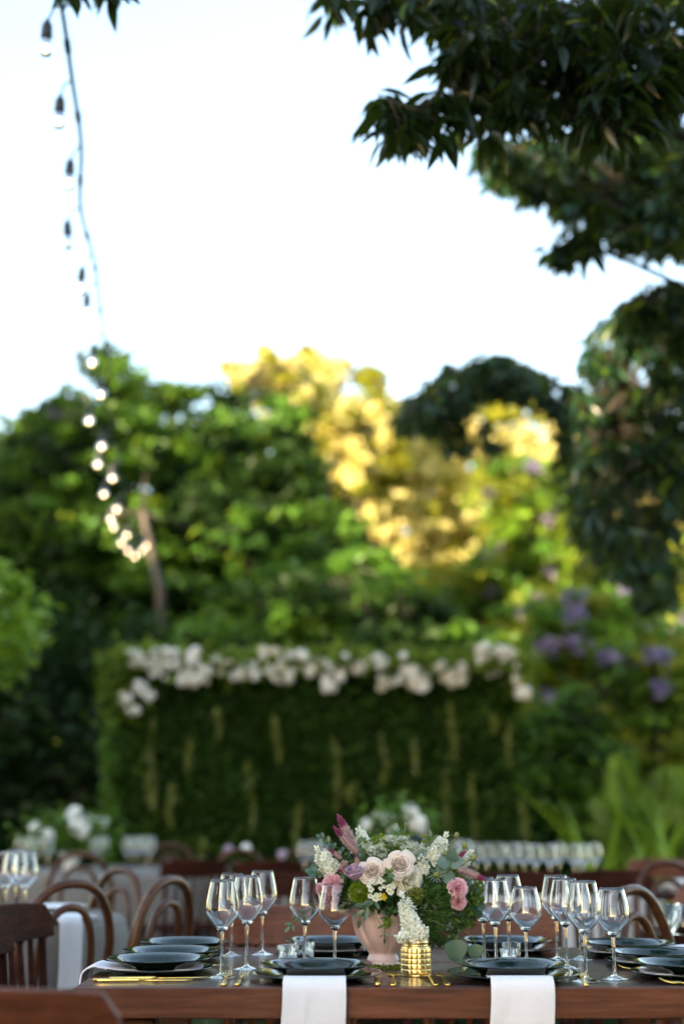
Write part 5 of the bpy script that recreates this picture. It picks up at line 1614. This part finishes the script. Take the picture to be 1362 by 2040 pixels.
# leaves and sprigs
def oval_leaf(mb, base, d, L, W_, up=(0, -1, 0.3), fold=0.15, bend=0.2, nv=6, rnd=1.0):
    d = Vector(d).normalized(); s = d.cross(Vector(up)).normalized(); n_ = s.cross(d)
    def fn(u, v):
        e = (u - .5) * 2
        w_ = W_ * 0.5 * max(0.0, math.sin(pi * v ** (0.85 * rnd))) ** (0.6 if rnd < 1 else 0.8)
        return Vector(base) + d * L * v + s * e * w_ + n_ * (abs(e) * w_ * fold - bend * L * v * v)
    mb.grid(fn, 4, nv)
def sprig(name, label, pts, n, L, W_, m, group, frm=None, seed=0, spread=0.9, rnd=0.9, up=(0, -1, 0.4), two=True):
    """leaves in pairs along a stem through the points"""
    q = random.Random(seed)
    o0 = Vector(pts[0])
    t = thing(name, label, 'greenery', o0, 0, group)
    pp = [Vector(a) for a in cr([tuple(Vector(p) - o0) for p in pts], 5)]
    full = ([Vector(frm) - o0] if frm is not None else []) + pp
    mb = MB(); mb.tube(full, [0.0013] * len(full), 5); mb.build('stem', M['stem'], t)
    for i in range(n):
        f = (i + 0.6) / n * (len(pp) - 1)
        k = min(int(f), len(pp) - 2)
        p = pp[k].lerp(pp[k + 1], f - k)
        tg = (pp[k + 1] - pp[k]).normalized()
        sd = tg.cross(Vector(up)).normalized()
        for sg in ((1, -1) if two else ((1,) if i % 2 else (-1,))):
            mb = MB()
            d = tg * q.uniform(0.2, 0.8) + sd * sg * spread + Vector((q.uniform(-.3, .3), q.uniform(-.4, .2), q.uniform(-.2, .2)))
            l = L * q.uniform(0.75, 1.15)
            oval_leaf(mb, p, d, l, W_ * l / L, (q.uniform(-.3, .3), -1, q.uniform(0, .7)), 0.12, q.uniform(-0.1, 0.3), 6, rnd)
            mb.build('leaf', m, t)
    mb = MB(); oval_leaf(mb, pp[-1], pp[-1] - pp[-2], L * 0.9, W_ * 0.9, up, 0.12, 0.1, 6, rnd); mb.build('leaf', m, t)
GE = 'eucalyptus sprigs'
sprig('eucalyptus_sprig', 'eucalyptus sprig of small leaves poking out at the upper left', [P(690, 1700, 3.47), P(660, 1682, 3.46), P(638, 1668, 3.45)], 4, 0.014, 0.010, M['euca_deep'], GE, VC, 1)
sprig('eucalyptus_sprig', 'eucalyptus sprig low at the left under the white stock', [P(670, 1745, 3.48), P(640, 1740, 3.47), P(620, 1736, 3.46)], 3, 0.018, 0.016, M['euca_deep'], GE, VC, 2)
sprig('eucalyptus_sprig', 'grey green eucalyptus sprig with large round leaves by the tall stock', [P(870, 1750, 3.42), P(893, 1735, 3.40), P(898, 1716, 3.39)], 2, 0.033, 0.032, M['euca'], GE, VC, 3, 0.7, 0.8)
sprig('eucalyptus_sprig', 'eucalyptus sprig hanging along the right side above the dark glass', [P(915, 1750, 3.46), P(940, 1775, 3.46), P(950, 1810, 3.47)], 4, 0.028, 0.024, M['euca_deep'], GE, VC, 4)
sprig('eucalyptus_sprig', 'eucalyptus sprig between the blush roses and tall stock', [P(820, 1735, 3.45), P(828, 1712, 3.43), P(832, 1697, 3.43)], 3, 0.018, 0.016, M['euca'], GE, VC, 5)
sprig('eucalyptus_sprig', 'round eucalyptus leaves at the back top of the bouquet', [P(775, 1690, 3.56), P(782, 1665, 3.56), P(786, 1652, 3.56)], 3, 0.018, 0.015, M['euca_deep'], GE, VC, 6)
# the two big leaves lying down on the table
t = thing('eucalyptus_sprig', 'two big round eucalyptus leaves hanging low right of the gold jar', 'greenery', P(925, 1862, 3.42), 0, GE)
o0 = P(925, 1862, 3.42)
for (px, py, l, w_, D) in ((907, 1871, 0.052, 0.054, 3.41), (946, 1880, 0.036, 0.038, 3.43)):
    mb = MB(); oval_leaf(mb, P(px, py, D) - o0, (0.0, -0.05, -1), l, w_, (0.15, -1, 0.1), 0.06, 0.05, 8, 0.8); mb.build('leaf', M['euca_deep'], t)
mb = MB(); mb.tube(cr([tuple(P(890, 1810, 3.45) - o0), tuple(P(912, 1850, 3.43) - o0), tuple(P(907, 1871, 3.41) - o0)], 4), 0.0009, 5); mb.build('stem', M['stem'], t)
mb = MB(); mb.tube(cr([tuple(P(912, 1850, 3.43) - o0), tuple(P(935, 1862, 3.43) - o0), tuple(P(946, 1880, 3.43) - o0)], 4), 0.0009, 5); mb.build('stem', M['stem'], t)
mb = MB(); mb.tube(cr([tuple(P(946, 1880, 3.43) - o0), tuple(P(960, 1886, 3.44) - o0), tuple(P(975, 1905, 3.45) - o0)], 4), 0.0008, 5); mb.build('stem', M['stem'], t)
GR = 'dark leafy sprigs'
for k, (lab, pts, n, L, W_) in enumerate([
    ('dark leaf sprig between the two blush roses', [P(772, 1765, 3.39), P(770, 1752, 3.37), P(776, 1740, 3.365)], 3, 0.020, 0.010),
    ('dark leaf sprig hanging down the front of the pink vase', [P(782, 1805, 3.42), P(768, 1825, 3.41), P(766, 1868, 3.42)], 5, 0.018, 0.006),
    ('dark leaf sprig drooping far left beside the wine glasses', [P(640, 1800, 3.52), P(600, 1822, 3.5), P(578, 1845, 3.49)], 4, 0.022, 0.009),
    ('single dark leaf spray over the vase rim', [P(750, 1790, 3.41), P(742, 1800, 3.40), P(726, 1812, 3.40)], 2, 0.034, 0.012),
    ('long leaf spray against the vase below the green dianthus', [P(725, 1790, 3.43), P(718, 1815, 3.43), P(716, 1830, 3.43)], 1, 0.026, 0.012),
    ('dark leaf sprig at the left shoulder of the bouquet', [P(720, 1750, 3.46), P(690, 1740, 3.45), P(668, 1752, 3.46)], 4, 0.024, 0.010),
    ('dark leaf sprig rising behind the lilac rose', [P(730, 1720, 3.48), P(715, 1690, 3.47), P(700, 1672, 3.47)], 4, 0.022, 0.009),
    ('dark leaf sprig behind the tall white stock', [P(850, 1720, 3.50), P(862, 1690, 3.50), P(858, 1668, 3.5)], 4, 0.022, 0.009),
    ('dark leaf sprig trailing above the big eucalyptus leaves', [P(880, 1800, 3.46), P(900, 1830, 3.45), P(905, 1862, 3.45)], 5, 0.026, 0.010),
    ('dark leaf sprig at the right under the fuzzy celosia', [P(900, 1755, 3.47), P(930, 1768, 3.46), P(950, 1785, 3.46)], 4, 0.024, 0.010)]):
    sprig('leaf_sprig', lab, pts, n, L, W_, M['dark_leaf'], GR, VC, 20 + k, 0.8, 1.0)
# filler foliage of the bouquet: fern and ruscus masses
def filler(name, label, poly, D, n, L, W_, m, droop):
    C = poly_pts(poly, n, *D)
    o0 = Vector(C.mean(0))
    t = thing(name, label, 'greenery', o0, 0, 'leafy filling of the bouquet')
    V, F = leaf_arrays(C - np.array(o0), L, W_, droop, 0.2)
    o = link('foliage', np_mesh('foliage', V, F, m), t); o['kind'] = 'stuff'
    mb = MB()
    for i in rng.choice(len(C), 26):
        e = VC - o0
        a = Vector(C[i]) - o0
        mb.tube([e, e.lerp(a, 0.5) + Vector((0, 0, 0.008)), a], 0.0007, 4)
    o = mb.build('stems', M['stem'], t); o['kind'] = 'stuff'
filler('ruscus', 'dark leafy filling in the middle of the bouquet behind the roses', [(650, 1740), (700, 1700), (780, 1690), (860, 1700), (900, 1740), (890, 1800), (780, 1800), (700, 1795), (655, 1780)], (3.44, 3.60), 520, 0.026, 0.011, M['dark_leaf'], 0.1)
filler('ruscus', 'mid green leafy filling along the top of the bouquet', [(690, 1700), (720, 1668), (790, 1656), (870, 1668), (900, 1710), (850, 1725), (760, 1705)], (3.47, 3.60), 280, 0.020, 0.008, M['lf_mid'], -0.2)
filler('fern', 'dark fern mass spilling down the right side of the vase', [(830, 1760), (900, 1740), (945, 1770), (945, 1830), (905, 1870), (880, 1890), (850, 1885), (835, 1820)], (3.42, 3.55), 700, 0.024, 0.007, M['dark_leaf'], 0.7)
filler('fern', 'bright feathery fern between the white stock and the pink carnations', [(845, 1765), (900, 1760), (905, 1810), (870, 1870), (842, 1880), (838, 1810)], (3.385, 3.46), 1500, 0.012, 0.0016, M['fern'], 0.5)
filler('fern', 'feathery fern left of the vase rim behind the glasses', [(650, 1770), (700, 1750), (715, 1790), (690, 1812), (655, 1800)], (3.45, 3.54), 700, 0.016, 0.004, M['fern'], 0.3)
filler('ruscus', 'dark leaves lapping over the front rim of the pink vase', [(698, 1790), (760, 1782), (850, 1785), (850, 1830), (800, 1822), (760, 1818), (705, 1812)], (3.405, 3.445), 150, 0.026, 0.011, M['dark_leaf'], 0.8)
filler('ruscus', 'loose light green leaves at the outer right of the bouquet', [(900, 1720), (955, 1740), (968, 1800), (940, 1850), (900, 1840)], (3.42, 3.52), 130, 0.022, 0.010, M['lf_mid'], 0.4)
filler('moss_filling', 'yellow green moss under the cream rose', [(808, 1782), (814, 1771), (828, 1766), (841, 1772), (845, 1786), (838, 1799), (824, 1803), (812, 1796)], (3.385, 3.42), 420, 0.006, 0.004, M['moss'], 0.1)
# thin curling stems
for k, pts in enumerate([[(845, 1765, 3.40), (850, 1745, 3.38), (856, 1728, 3.38)], [(660, 1745, 3.46), (640, 1738, 3.44), (622, 1748, 3.43)], [(742, 1800, 3.41), (748, 1822, 3.39), (757, 1842, 3.39)], [(850, 1830, 3.38), (872, 1838, 3.37), (888, 1850, 3.37)]]):
    lab = ['thin green tendril below the sea holly', 'thin green tendril arching at the far left of the bouquet', 'thin dark tendril on the front of the pink vase', 'thin fern tendril right of the white stock in the jar'][k]
    mb = MB(); mb.tube(cr([tuple(P(*p)) for p in pts], 6), 0.0009, 5)
    tag(mb.build('tendril', M['stem']), lab, 'tendril', 'thin tendrils')
